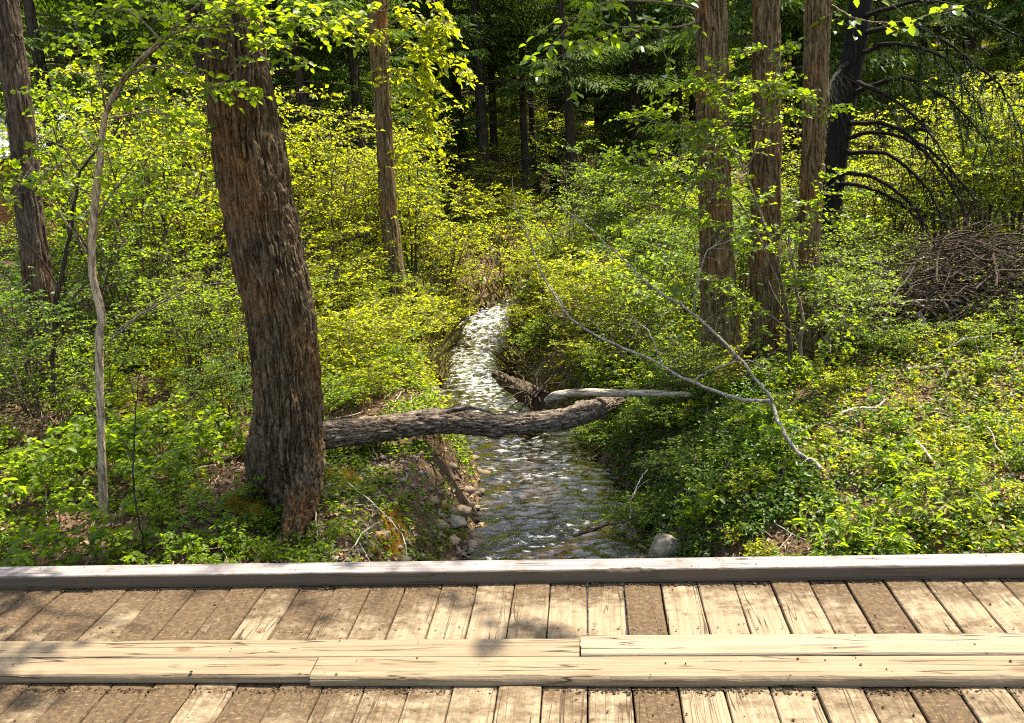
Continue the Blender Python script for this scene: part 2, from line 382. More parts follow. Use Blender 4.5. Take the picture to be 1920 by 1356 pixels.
def ground_z(X, Y):
    X, Y = np.asarray(X, float), np.asarray(Y, float)
    sh = np.broadcast(X, Y).shape
    Xf, Yf = np.broadcast_to(X, sh).ravel(), np.broadcast_to(Y, sh).ravel()
    num = np.zeros(Xf.shape); den = np.zeros(Xf.shape)
    for cx, cy, cz in CTRL:
        w = 1.0 / ((Xf - cx)**2 + (Yf - cy)**2 + .12)**1.6
        num += w * cz; den += w
    z = num / den
    z = z + .09 * perlin(Xf * .6, Yf * .6, 0) + .045 * perlin(Xf * 2.3, Yf * 2.3, 5) + .028 * perlin(Xf * 6, Yf * 6, 9) + .012 * perlin(Xf * 15, Yf * 15, 4)
    d = np.hypot(Xf, np.maximum(Yf, 0))
    z = z + np.clip(d - 30, 0, 200) * .32
    s = Xf - stream_c(Yf); a = np.abs(s) - stream_w(Yf); wz = water_z(Yf)
    bw = np.where(s < 0, np.interp(Yf, [3, 6, 9, 14, 30], [.7, .55, .5, .5, 2]), np.interp(Yf, [3, 6, 9, 14, 30], [.8, .95, .8, .5, 2]))
    bed = wz - .16 + .10 * smooth(np.clip(np.abs(s) / np.maximum(stream_w(Yf), .1), 0, 1)) + .03 * perlin(Xf * 6, Yf * 6, 2)
    t = smooth(np.clip((a + .04) / bw, 0, 1))
    t = t * smooth(np.clip((40 - Yf) / 20, 0, 1)) + (1 - smooth(np.clip((40 - Yf) / 20, 0, 1)))
    z2 = bed + (np.maximum(z, wz + .1) - bed) * t
    return (z2 + .05 * t * (1 - t) * 4 * perlin(Xf * 4, Yf * 4, 1)).reshape(sh)
def gz(x, y): return float(ground_z(np.array([x]), np.array([y]))[0])
def ground_at(px, py, y0=3.2, y1=80):
    d = ray(px, py); ts = np.linspace(y0 / d[1], y1 / d[1], 900)
    P = CAM + ts[:, None] * d; h = P[:, 2] - ground_z(P[:, 0], P[:, 1])
    i = int(np.argmax(h < 0)) if (h < 0).any() else len(ts) - 1
    return P[i]

def graded(lo, hi, a, b, fine, grow=1.12):
    mid = list(np.arange(a, b, fine)); s = fine; L = []; x = a
    while x > lo: s *= grow; x -= s; L.append(x)
    s = fine; Rr = []; x = mid[-1]
    while x < hi: s *= grow; x += s; Rr.append(x)
    return np.array(L[::-1] + mid + Rr)
gx = graded(-170, 170, -4.5, 4.0, .05); gy = graded(-40, 230, 3.0, 11, .05)
GX, GY = np.meshgrid(gx, gy)
gv = np.stack([GX, GY, ground_z(GX, GY)], -1).reshape(-1, 3)
ni, nj = GX.shape
ii = np.arange(ni - 1)[:, None] * nj; jj = np.arange(nj - 1)[None, :]
gf = np.stack([ii + jj, ii + jj + 1, ii + nj + jj + 1, ii + nj + jj], -1).reshape(-1, 4)
g = Geo(); g.add(gv, gf); me = g.mesh('ground', M['ground']); me.materials.append(M['bed'])
cy_ = gv[gf].mean(1)
mi = ((np.abs(cy_[:, 0] - stream_c(cy_[:, 1])) < stream_w(cy_[:, 1]) + .03) & (cy_[:, 1] < 32)).astype(np.int32)
me.polygons.foreach_set('material_index', mi)
tag(link('ground', me), kind='structure')

# water sheet
wy = np.concatenate([np.arange(-12, 4, .25), np.arange(4, 17, .013), np.arange(17, 26, .2)])
wu = np.linspace(-1.25, 1.25, 150)
WX = stream_c(wy)[:, None] + wu[None] * (stream_w(wy)[:, None] + .12); WY = np.broadcast_to(wy[:, None], WX.shape)
rif = np.interp(wy, [0, 6, 9, 10.5, 12, 14, 17], [.5, .6, .8, 1.0, 1.6, 1.8, 1.8])[:, None]
wzz = water_z(WY) + .022 * rif * fbm(WX * 2.6, WY * 5.0 + .8 * np.sin(WX * 3), 1, 2) + .014 * rif * perlin(WX * 5.5 + .9 * fbm(WX * 2, WY * 2, 8, 2), WY * 10 + .9 * fbm(WX * 2.2, WY * 2.2, 3, 2), 4) + .012 * rif * perlin(WX * 9 + .6 * fbm(WX * 4, WY * 4, 5, 2), WY * 19, 6) + .004 * rif * perlin(WX * 18, WY * 34, 2)
g = Geo(); a, b = WX.shape
i2 = np.arange(a - 1)[:, None] * b; j2 = np.arange(b - 1)[None, :]
painted_glint = np.interp(wy, [0, 5, 8.5, 9.8, 11, 12, 13, 14.5, 16], [0, .30, .34, .5, .8, .7, .85, .9, .7])[:, None] * np.clip(1.25 - np.abs(wu), 0, 1)[None]  # amount of painted white glint, strongest on the bright far creek
g.add(np.stack([WX, WY, wzz], -1).reshape(-1, 3), np.stack([i2 + j2, i2 + j2 + 1, i2 + b + j2 + 1, i2 + b + j2], -1).reshape(-1, 4), painted_glint.ravel())
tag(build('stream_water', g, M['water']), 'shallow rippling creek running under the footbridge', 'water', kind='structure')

# ------------------------------------------------------------------ footbridge
k = NT('nail_rust'); M['nail'] = k.done(k.bsdf((.06, .035, .022), .6, None, .4)); yr_n = 2.66
bridge = thing('footbridge', 'plank footbridge with grey kerb beam and pale runner boards crossing the creek', 'footbridge', (0, 0, 0))
KB0, KB1 = 2.979, 3.069
edges = [-.053]
x = -.053
while x < 9: x += rng.uniform(.134, .142); edges.append(x)
x = -.053
while x > -9: x -= rng.uniform(.138, .147); edges.insert(0, x)
g = Geo()
ys = np.concatenate([np.linspace(-1.9, 1.6, 12), np.linspace(1.7, KB1 - .01, 46)])
MUD = {}
for px_, m_ in ((20, .45), (100, .5), (175, .75), (215, .2), (260, .85), (330, .8), (395, .5), (455, .75), (520, .15), (590, .6), (655, .5), (720, .45), (790, .3), (860, .2), (925, .1), (995, .3), (1060, .3),
                (1130, .2), (1210, 1.15), (1280, .1), (1350, .2), (1420, .1), (1500, .35), (1560, .55), (1620, .75), (1680, 1.0), (1750, .35), (1820, .35), (1890, .3)):
    MUD[px_] = (on_plane(px_, 1150, 0)[0], m_)
mud = sorted(MUD.values())
for x0, x1 in zip(edges[:-1], edges[1:]):
    w = x1 - x0; mid = (x0 + x1) / 2; gap = rng.uniform(.0012, .0038); dz = rng.normal(0, .003); tl = rng.normal(0, .012)
    near = min(mud, key=lambda q: abs(q[0] - mid)); r = near[1] if abs(near[0] - mid) < .1 else rng.uniform(.1, .8)
    lo, hi = -w / 2 + gap, w / 2 - gap
    prof = [(lo, -.05), (lo, -.005), (lo + .003, -.0008), (lo * .5, .0005), (0, 0), (hi * .5, .0005), (hi - .003, -.0008), (hi, -.005), (hi, -.05)]
    xs = np.array([p[0] for p in prof]); zs = np.array([p[1] for p in prof])
    ed = .0022 * perlin(ys * 4, mid * 9, 3) + .0015 * perlin(ys * 17, mid * 9, 1)
    V = np.zeros((len(ys), len(prof), 3))
    V[..., 0] = mid + xs[None] + (ed[:, None] * np.sign(xs)[None]); V[..., 1] = ys[:, None] + .004 * rng.normal()
    V[..., 2] = zs[None] + dz + tl * xs[None] + .0012 * perlin(ys[:, None] * 2, mid * 5, xs[None] * 20)
    k = len(prof); i_ = np.arange(len(ys) - 1)[:, None] * k; j_ = np.arange(k - 1)[None]
    g.add(V.reshape(-1, 3), np.stack([i_ + j_ + 1, i_ + j_, i_ + k + j_, i_ + k + j_ + 1], -1).reshape(-1, 4), r)
    for e_, fl in ((0, 1), (len(ys) - 1, -1)):
        g.add(V[e_][[0, 2, 6, 8]], np.array([[0, 1, 2, 3]][::1]), r)
nf = sum(len(q) for q in g.f3) + sum(len(q) for q in g.f4); g4 = len(g.f4); nq = sum(len(q) for q in g.f4)
oc = np.stack([np.cos(np.arange(8) * PI / 4), np.sin(np.arange(8) * PI / 4), 0 * np.arange(8)], -1); nail = Geo()
for x0, x1 in zip(edges[:-1], edges[1:]):
    for fx in (.22, .78):
        for yn in (yr_n, .95): g.add(np.vstack([oc * .0042, [0, 0, .0008]]) + np.array([x0 + (x1 - x0) * fx + rng.normal(0, .006), yn + rng.normal(0, .008), .0042]), [[q, (q + 1) % 8, 8] for q in range(8)], .5)
nn = sum(len(q) for q in g.f3); dm = g.mesh('deck', M['deck'], False); dm.materials.append(M['nail'])
mi = np.zeros(len(dm.polygons), np.int32); mi[:nn] = 1; dm.polygons.foreach_set('material_index', mi); link('deck', dm, bridge)

def timber(name, x0, x1, ylo, yhi, z0, z1, mat, seed, wear_front=0.0, wear_back=0.0, chips=(), parent=bridge):
    n = int((x1 - x0) / .012) + 2; xs = np.linspace(x0, x1, n)
    nt = 12; V = []
    def nz(f, s): return perlin(xs * f, seed, s)
    wf = wear_front * (np.clip(nz(2.2, 1) + .55 * nz(9, 2) + .35, 0, 1.4) + .35 * np.clip(nz(30, 4), 0, 1))
    wb = wear_back * np.clip(nz(2.5, 7) + .4 * nz(12, 8) + .1, 0, 1.2)
    for (cx, cw, cd) in chips: wf = wf + cd * np.clip(1 - ((xs - cx) / cw)**2, 0, 1) * (.7 + .6 * nz(40, 3))
    b = .004
    yf = ylo + .0015 * nz(3, 5); yb = yhi + .0015 * nz(3, 6)
    H = z1 - z0
    def row(y, z): V.append(np.stack([xs, y, z], -1))
    row(yb, np.full(n, z0)); row(yb, z1 - b - wb * .8); row(yb - b - wb * .5, z1 - .0006 - wb * .25)
    for t in np.linspace(.12, .88, nt):
        row(yb + (yf - yb) * t, z1 + .0012 * perlin(xs * 5, t * 6, seed) + .0006 * perlin(xs * 9, t * 40, seed))
    row(yf + b + wf * .9, z1 - .0006 - wf * .15); row(yf + b * .3 + wf * .35, z1 - b - wf * .8); row(yf + wf * .1, z1 - b - np.minimum(wf * 1.5, H * .6) - .002)
    row(yf + .0025 * nz(14, 9), z0 + H * .25 + 0 * xs); row(yf + .003, np.full(n, z0))
    V = np.stack(V, 1); k = V.shape[1]
    g = Geo(); i_ = np.arange(n - 1)[:, None] * k; j_ = np.arange(k - 1)[None]
    g.add(V.reshape(-1, 3), np.stack([i_ + j_, i_ + j_ + 1, i_ + k + j_ + 1, i_ + k + j_], -1).reshape(-1, 4), (seed * .137) % 1)
    for e_, rev in ((0, 1), (n - 1, 0)):
        c = np.vstack([V[e_], V[e_].mean(0)]); ff = [[q, q + 1, k] if not rev else [q + 1, q, k] for q in range(k - 1)]
        g.add(c, ff, (seed * .137) % 1)
    return build(name, g, mat, parent, False)
cxk = on_plane(1170, 1064, .06)[0]
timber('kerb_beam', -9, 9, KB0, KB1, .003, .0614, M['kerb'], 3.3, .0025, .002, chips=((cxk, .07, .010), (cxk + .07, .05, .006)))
ZR = .036
yr0 = on_plane(960, 1195.5, ZR)[1]; yrm = on_plane(960, 1231, ZR)[1]; yr1 = on_plane(960, 1270, ZR)[1]
xj1 = on_plane(1088, 1212, ZR)[0]; xj2 = on_plane(588, 1252, ZR)[0]
timber('runner_board', -8.5, xj1 - .003, yrm + .003, yr0, .004, ZR - .002, M['runner'], 5.1, .0015, .010)
timber('runner_board', xj1 + .003, 8.5, yrm + .004, yr0 + .008, .004, ZR + .006, M['runner_pale'], 8.4, .0015, .006)
timber('runner_board', -8.5, xj2 - .003, yr1 + .012, yrm - .002, .004, ZR, M['runner'], 11.7, .008, .001)
timber('runner_board', xj2 + .003, 8.5, yr1 - .004, yrm - .002, .004, ZR + .003, M['runner'], 14.2, .011, .001)
for yb_ in (2.45, .6, -1.2): timber('beam', -9, 9, yb_, yb_ + .16, -.40, -.053, M['beam'], yb_, .002, .002)

# crumbs of soil, bud scales and leaf bits on the boards
g = Geo(); n = 3200
xs = rng.uniform(-3.2, 2.6, n); xs = np.where(perlin(xs * 2.1, 0, 3) + .35 * rng.normal(0, 1, n) > -.1, xs, rng.uniform(-3.2, 2.6, n)); sel = rng.random(n)
yv = np.where(sel < .40, KB0 - np.abs(rng.normal(0, .012, n)) - .002, np.where(sel < .92, yr1 - .010 - np.abs(rng.normal(0, .014, n)), rng.uniform(2.1, 2.97, n)))  # soil along the kerb; extra crumbs at the runner front darken its shaded foot
on_r = (yv > yr1) & (yv < yr0)
zv = np.where(on_r, ZR + .006, .002)
P = np.stack([xs, yv, zv], -1); s = rng.uniform(.002, .007, n)
oct_ = np.array([[1, 0, 0], [0, 1, 0], [-1, 0, 0], [0, -1, 0], [0, 0, .8], [0, 0, -.3]])
for p, q in zip(P, s): g.add(p + oct_ * q * rng.uniform(.5, 1.3, (6, 1)), [[0, 1, 4], [1, 2, 4], [2, 3, 4], [3, 0, 4]], rng.uniform(0, .35))
tag(build('soil_crumbs', g, M['ground'], None, False), 'brown crumbs of soil gathered along the kerb and runner boards', 'soil', kind='stuff')
g = Geo(); n = 130
xs = rng.uniform(-3.2, 2.6, n); yv = rng.uniform(KB0 + .006, KB1 - .004, n)
a_ = rng.uniform(0, 2 * PI, n); D = np.stack([np.cos(a_), np.sin(a_) * .6, rng.normal(0, .12, n)], -1)
leaf_cards(g, np.stack([xs, yv, np.full(n, .0645)], -1), D, np.stack([rng.normal(0, .3, n), rng.normal(0, .3, n), np.ones(n)], -1), rng.lognormal(-5.3, .4, n), rng.lognormal(-5.9, .3, n), rng.uniform(0, .15, n), fold=.2)
tag(build('leaf_debris', g, M['twig_dark'], None, False), 'small dark bud scales and leaf scraps scattered on the kerb beam top', 'debris', kind='stuff')

# ------------------------------------------------------------------ foliage builders
UP = np.array([0, 0, 1.0])
def sprays(wg, lg, path, nt, tl, nl, L, W, droop=.12, start=.15, up=.25, rtw=.0016, hexa=True, tilt=.45, rbase=None, tips=True):
    path = np.asarray(path, float); m = len(path); tg = nrm(np.gradient(path, axis=0))
    ts = np.sort(rng.uniform(start, 1, nt))
    if tips and nt: ts[-1] = 1.0
    for q, s in enumerate(ts):
        x_ = s * (m - 1); i = min(int(x_), m - 2); u = x_ - i
        b = path[i] * (1 - u) + path[i + 1] * u; t = tg[i]
        sd = np.cross(t, UP); sd = sd / (np.linalg.norm(sd) + 1e-6)
        if np.linalg.norm(np.cross(t, UP)) < .25:
            a = rng.uniform(0, 2 * PI); sd = np.array([math.cos(a), math.sin(a), 0])
        sg = 1 if q % 2 else -1
        d = nrm(t * rng.uniform(.2, .9) + sd * sg * rng.uniform(.3, 1.0) + UP * (up * rng.uniform(.1, 1.4)) + rng.normal(0, .2, 3))
        ln = tl * rng.uniform(.55, 1.25) * (1.15 - .45 * s)
        tt = np.linspace(0, 1, 4)[:, None]
        tw = b + d * ln * tt - UP * droop * ln * tt**2
        if wg is not None: tube(wg, tw, [rtw, rtw * .5], 3, cap=False)
        k = max(2, int(nl * rng.uniform(.7, 1.3)))
        t2 = np.linspace(.25, 1, k)[:, None]
        P = b + d * ln * t2 - UP * droop * ln * t2**2
        s2 = np.cross(d, UP); s2 = s2 / (np.linalg.norm(s2) + 1e-6)
        alt = np.where(np.arange(k) % 2, 1, -1)[:, None]; alt[-1] = 0
        D = d * rng.uniform(.3, .8, (k, 1)) + s2 * alt * rng.uniform(.6, 1.1, (k, 1)) - UP * rng.uniform(0, .45, (k, 1)) + rng.normal(0, .18, (k, 3))
        N = UP + rng.normal(0, tilt, (k, 3))
        sc = rng.uniform(.6, 1.2, k)
        c0 = rng.uniform(0, 1)
        leaf_cards(lg, P, D, N, L * sc, W * sc, np.clip(c0 * .6 + rng.uniform(0, .4, k), 0, 1), hexa)

def shrub_geo(H, R, nst, nb, nt, nl, L, W, tl, rs=.010, hexa=False, wood=True, lean=None):
    wg, lg = Geo(), Geo()
    for s in range(nst):
        az = 2 * PI * (s + rng.uniform(-.3, .3)) / nst; out = R * rng.uniform(.25, .85); h = H * rng.uniform(.65, 1.05)
        t = np.linspace(0, 1, 8)[:, None]; o = np.array([math.cos(az), math.sin(az), 0])
        p = o * .06 * R + o * out * t**1.5 + UP * h * (t - .12 * t**3) + np.cumsum(rng.normal(0, .022 * H, (8, 3)), 0) * t
        if lean is not None: p = p + np.asarray(lean) * t**1.3
        tube(wg, p, [rs * rng.uniform(.7, 1.2), rs * .25], 5, cap=False)
        for b in range(nb):
            u = rng.uniform(.22, 1); i = min(int(u * 7), 6); q = p[i] + (p[i + 1] - p[i]) * (u * 7 - i)
            a = rng.uniform(0, 2 * PI); oo = nrm(o * .5 + np.array([math.cos(a), math.sin(a), 0]) + UP * rng.uniform(.05, .55))
            ln = R * rng.uniform(.35, .8) * (1.15 - .55 * u); tt = np.linspace(0, 1, 5)[:, None]
            bp = q + oo * ln * tt - UP * .12 * ln * tt**2 + np.cumsum(rng.normal(0, .02 * ln, (5, 3)), 0) * tt
            tube(wg, bp, [rs * .35, rs * .12], 3, cap=False)
            sprays(wg if wood else None, lg, bp, nt, tl, nl, L, W, rtw=rs * .12, hexa=hexa)
    return wg, lg

def conifer_geo(H, R, z0, nb, rt, dead=0, dens=1.0):
    wg, lg, bg = Geo(), Geo(), Geo()
    tp = np.array([[0, 0, -.3], [.03, .02, H * .3], [-.04, .05, H * .65], [0, 0, H]])
    bark_tube(wg, tp, [rt * 1.15, rt * .85, rt * .5, .012], 80, 16, rt * .08, .05, 3, rng.uniform(0, 99))
    for i in range(nb + dead):
        live = i < nb
        z = z0 + (H - z0) * (rng.random() ** .85) if live else rng.uniform(.5, z0 + .8)
        f = (H - z) / (H - z0) if live else .5
        ln = R * (min(1, f) ** .75) * rng.uniform(.7, 1.1) + .15 if live else R * rng.uniform(.2, .55)
        a = rng.uniform(0, 2 * PI); o = np.array([math.cos(a), math.sin(a), 0]); t = np.linspace(0, 1, 7)[:, None]
        sag = rng.uniform(.12, .38); rise = rng.uniform(-.05, .2)
        p = UP * z + o * ln * t + UP * ln * (rise * t - sag * t**2 + .12 * t**3) + np.cumsum(rng.normal(0, .012 * ln, (7, 3)), 0)
        tube(bg, p, [.010 + .007 * ln, .003], 4, cap=False)
        s = np.array([-o[1], o[0], 0])
        if not live:
            for _ in range(5):
                u = rng.uniform(.3, 1); b = p[int(u * 6)]; d = nrm(o * .7 + s * rng.uniform(-1, 1) - UP * rng.uniform(-.1, .5))
                tube(bg, np.stack([b, b + d * ln * .3]), [.004, .001], 3, cap=False)
            continue
        k = int(46 * dens * (ln / R + .3)); u = rng.uniform(.12, 1, k); x_ = u * 6; i0 = np.minimum(x_.astype(int), 5); fr = (x_ - i0)[:, None]
        B = p[i0] * (1 - fr) + p[i0 + 1] * fr; sg = rng.choice([-1, 1], k)[:, None]
        d = nrm(o * rng.uniform(.4, .9, (k, 1)) + s * sg * rng.uniform(.35, 1, (k, 1)) - UP * rng.uniform(.0, .45, (k, 1)))
        tl = ln * .34 * rng.uniform(.5, 1.2, (k, 1)) * (1.25 - .75 * u[:, None]) + .06
        for j in range(4):
            P = B + d * tl * (.15 + .24 * j) + rng.normal(0, .012, (k, 3))
            D = d + s * sg * rng.normal(0, .45, (k, 1)) + o * rng.normal(0, .45, (k, 1)) - UP * rng.uniform(0, .3, (k, 1)); N = UP + rng.normal(0, .4, (k, 3))
            leaf_cards(lg, P, D, N, rng.uniform(.10, .21, k), rng.uniform(.022, .05, k), np.clip(rng.uniform(0, .6) + rng.uniform(0, .4, k), 0, 1), False, 0, .2)
    return wg, bg, lg

# ------------------------------------------------------------------ trees seen one by one
FWD = -ROT[:, 2]
def px_path(pts, Y):
    Y = np.broadcast_to(np.asarray(Y, float), (len(pts),))
    return np.array([at(p[0], p[1], y) for p, y in zip(pts, Y)])
def px_rad(pts, world): return [p[2] * .5 * float((w - CAM) @ FWD) / F_PX for p, w in zip(pts, world)]
def tree(name, label, cat, pts, Y, mat, n=300, sides=120, amp=.014, cell=.035, lobes=.04, flare=0, ext=0, ext_dir=None, group=None, knots=(), sink=.25):
    w = px_path(pts, Y); r = [q * .95 for q in px_rad(pts, w)]
    base = w[0].copy(); base[2] = gz(base[0], base[1]) if sink else base[2]
    w = list(w); r = list(r)
    if sink: w = [np.array([w[0][0], w[0][1], min(w[0][2], base[2]) - sink])] + w; r = [r[0]] + r
    if ext:
        d = nrm(w[-1] - w[-2]) if ext_dir is None else nrm(np.asarray(ext_dir, float))
        d2 = nrm(d + np.array([0, 0, .8])); w += [w[-1] + d * ext * .4, w[-1] + d * ext * .4 + d2 * ext * .6]; r += [r[-1] * .72, r[-1] * .25]
    t = thing(name, label, cat, base, group)
    g = Geo(); w = np.array(w)
    # resample radii by arc length
    sp = spline(w, 60); rr = np.interp(np.linspace(0, len(w) - 1, 60), np.arange(len(w)), r)
    bark_tube(g, sp, rr, n, sides, amp, cell, 9, rng.uniform(0, 50), lobes, flare, knots)
    build('trunk', g, mat, t, True, base)
    return t, base, w
def limb(t, base, name, pts, Y, mat, n=60, sides=24, amp=.004, cell=.02, world=None, rad=None, lobes=.05):
    w = px_path(pts, Y) if world is None else np.asarray(world, float); r = px_rad(pts, w) if rad is None else rad
    if name == 'root':
        for q in range(1, len(w)): w[q][2] = min(w[q][2], gz(w[q][0], w[q][1]) + (.55 * r[q] if q < len(w) - 1 else -.03)) if q >= len(w) - 2 else w[q][2]
    g = Geo(); bark_tube(g, w, r, n, sides, amp, cell, 5, rng.uniform(0, 50), lobes)
    return build(name, g, mat, t, True, base)

# the large leaning cottonwood
big_pts = [(560, 980, 84), (553, 930, 106), (545, 880, 126), (540, 835, 138), (540, 750, 134), (527, 600, 133), (497, 450, 138), (470, 300, 139), (445, 130, 124), (433, 0, 115)]
big, big_b, big_w = tree('leaning_tree', 'massive leaning brown furrowed trunk standing beside the fallen log on the left bank', 'tree', big_pts, 5.25, M['bark_big'], 900, 360, .024, .036, .05, 0, ext=6.5,
    knots=((1.15, -1.2, .07, .035), (.9, -2.2, .10, .03), (2.1, -1.4, .06, .02)))
limb(big, big_b, 'root', [(574, 800, 64), (574, 880, 74), (564, 940, 64), (552, 985, 50), (540, 1025, 44), (530, 1060, 26)], [5.3, 5.18, 5.06, 4.96, 4.88, 4.82], M['bark_big'], 240, 100, .02, .04)
limb(big, big_b, 'root', [(505, 790, 66), (488, 840, 54), (470, 876, 34), (446, 905, 14)], [5.3, 5.2, 5.15, 5.1], M['bark_big'], 140, 80, .011, .04)

# cottonwoods on the right bank
T1p = [(1352, 700, 82), (1350, 640, 72), (1345, 540, 67), (1338, 300, 65), (1335, 100, 64), (1333, 0, 62)]
T2p = [(1434, 690, 62), (1432, 640, 55), (1433, 540, 55), (1435, 400, 58), (1437, 200, 57), (1436, 0, 54)]
T3p = [(1508, 715, 44), (1512, 600, 40), (1518, 440, 40), (1521, 360, 46), (1528, 200, 50), (1534, 0, 52)]
t1, b1, w1 = tree('cottonwood', 'straight brown cottonwood trunk, thickest and leftmost of the three on the right bank', 'tree', T1p, 8.05, M['bark_cotton'], 420, 130, .017, .045, .05, .25, ext=8, group='three cottonwoods on the right bank')
t2, b2, w2 = tree('cottonwood', 'brown cottonwood trunk standing in the middle of the three on the right bank', 'tree', T2p, 8.25, M['bark_cotton'], 420, 110, .016, .045, .05, .25, ext=8, group='three cottonwoods on the right bank')
t3, b3, w3 = tree('cottonwood', 'rusty orange cottonwood trunk with a sunlit right edge beside the dark spruce', 'tree', T3p, 8.0, M['bark_cotton'], 420, 110, .016, .04, .05, .2, ext=7, group='three cottonwoods on the right bank')

# trees on the left and in the middle
tl_, bl_, wl_ = tree('cottonwood', 'dark brown trunk at the far left edge in front of the metal roof', 'tree',
    [(88, 770, 62), (82, 640, 54), (68, 500, 54), (52, 350, 52), (36, 200, 50), (20, 80, 50), (10, 0, 48)], 7.4, M['bark_left'], 340, 110, .012, .04, .06, .3, ext=7)
tm_, bm_, wm_ = tree('cottonwood', 'slender brown trunk rising from the yellow shrubs left of the creek', 'tree',
    [(748, 600, 40), (742, 520, 37), (729, 400, 35), (721, 250, 34), (712, 120, 37), (707, 0, 39)], 11.5, M['bark_cotton'], 300, 80, .012, .045, .06, .2, ext=6)
# small pale sapling
sp_, bs_, ws_ = tree('sapling', 'thin pale crooked sapling trunk standing left of the big leaning tree', 'tree',
    [(197, 990, 18), (192, 880, 16), (188, 760, 15), (186, 640, 16), (190, 590, 17), (173, 510, 15), (175, 420, 16), (188, 300, 14), (200, 210, 11), (235, 140, 7), (300, 75, 5)], [5.1, 5.1, 5.1, 5.1, 5.1, 5.1, 5.1, 5.05, 5.0, 4.9, 4.8], M['bark_pale'], 300, 40, .003, .02, .12, .3)

def foliage(t, base, branches, nt, tl, nl, L, W, mat, wmat, name='crown', **kw):
    """leafy boughs of one tree: branches = list of (px points, Y list, radius)"""
    lg = Geo()
    for pts, Y, r in branches:
        wg = Geo()
        p = px_path(pts, Y) if Y is not None else np.asarray(pts, float)
        sp = spline(p, max(8, 4 * len(p))); sp = sp + np.cumsum(rng.normal(0, .004, sp.shape), 0)
        tube(wg, sp, [r, r * .3], 6, cap=False)
        ln = np.linalg.norm(np.diff(sp, axis=0), axis=1).sum()
        for _ in range(int(max(2, ln * 5))):                       # side shoots
            i = rng.integers(1, len(sp) - 1); a = nrm(rng.normal(0, 1, 3) * np.array([1, 1, .45]) + nrm(sp[i + 1] - sp[i]) * .6)
            l2 = rng.uniform(.15, .5) * kw.get('shoot', 1.0); tt = np.linspace(0, 1, 5)[:, None]
            q = sp[i] + a * l2 * tt - UP * l2 * .15 * tt**2
            tube(wg, q, [r * .35, .0012], 3, cap=False); sprays(wg, lg, q, max(2, int(nt * .5)), tl, nl, L, W, start=.3, hexa=True, droop=kw.get('droop', .15), tilt=kw.get('tilt', .45))
        sprays(wg, lg, sp, int(nt * ln * 1.6) + 2, tl, nl, L, W, hexa=True, droop=kw.get('droop', .15), tilt=kw.get('tilt', .45))
        wo = build('branch', wg, wmat, t, True, base)
    cr = build(name, lg, mat, t, True, base)
    return wo, cr

foliage(sp_, bs_, [
    ([(203, 210), (250, 130), (300, 75), (330, 40)], [5.0, 4.9, 4.8, 4.7], .012), ([(240, 140), (320, 128), (400, 170), (470, 110), (560, 60)], [4.9, 4.7, 4.6, 4.5, 4.5], .009),
    ([(250, 130), (330, 60), (430, 50), (520, 30), (610, 60)], [4.9, 4.7, 4.6, 4.5, 4.4], .009), ([(190, 300), (130, 230), (90, 180), (70, 190)], [5.05, 5.0, 4.9, 4.9], .008),
    ([(203, 210), (190, 130), (160, 90), (120, 90)], [5.0, 4.9, 4.9, 4.9], .008), ([(175, 420), (230, 330), (300, 270), (360, 260)], [5.1, 5.2, 5.3, 5.4], .008),
    ([(200, 220), (280, 210), (340, 230), (380, 260)], [5.0, 5.1, 5.2, 5.3], .007), ([(173, 500), (120, 420), (70, 370), (40, 350)], [5.1, 5.0, 4.9, 4.8], .008),
    ([(300, 75), (250, 30), (200, 20), (170, 40)], [4.8, 4.8, 4.8, 4.8], .007), ([(320, 60), (380, 0), (450, 10), (520, 90), (580, 120)], [4.7, 4.6, 4.5, 4.5, 4.4], .008),
    ([(180, 380), (120, 330), (100, 290), (60, 300)], [5.1, 5.1, 5.0, 5.0], .006)], 12, .19, 6, .042, .034, M['leaf_fresh'], M['twig_brown'])
foliage(t1, b1, [([(1312, 40), (1240, 55), (1160, 50), (1060, 35), (1000, 70)], [8.0, 7.6, 7.3, 7.1, 7.0], .010), ([(1310, 20), (1250, 10), (1180, 5), (1110, 20), (1040, 90)], [8.0, 7.5, 7.2, 7.0, 7.0], .010),
    ([(1240, 55), (1240, 90), (1260, 130), (1270, 150)], [7.6, 7.5, 7.5, 7.4], .006), ([(1160, 50), (1100, 80), (1060, 100), (1030, 120)], [7.3, 7.2, 7.1, 7.0], .006)], 3, .14, 3, .085, .06, M['leaf_cotton'], M['twig_brown'], droop=.5, shoot=.6)
foliage(t3, b3, [([(1558, 10), (1600, 30), (1660, 38), (1720, 30), (1790, 8)], [8.0, 7.8, 7.6, 7.5, 7.4], .009), ([(1560, 5), (1600, -20), (1660, 5), (1700, 35)], [8, 7.7, 7.5, 7.4], .006)], 3, .13, 3, .085, .06, M['leaf_cotton'], M['twig_brown'], droop=.6, shoot=.5)
foliage(tm_, bm_, [([(715, 60), (760, 30), (800, 60), (835, 130)], [11.4, 11, 10.8, 10.7], .014), ([(712, 20), (770, -30), (820, 10), (845, 80)], [11.4, 11, 10.8, 10.6], .014), ([(720, 150), (760, 130), (790, 190), (810, 260)], [11.4, 11.1, 11, 10.9], .010),
    ([(722, 110), (770, 80), (785, 130), (790, 180)], [11.4, 11.1, 11, 10.9], .010), ([(700, 60), (660, 30), (640, 60)], [11.4, 11.1, 11], .01)], 9, .24, 6, .085, .06, M['leaf_yellow'], M['twig_brown'], droop=.7)

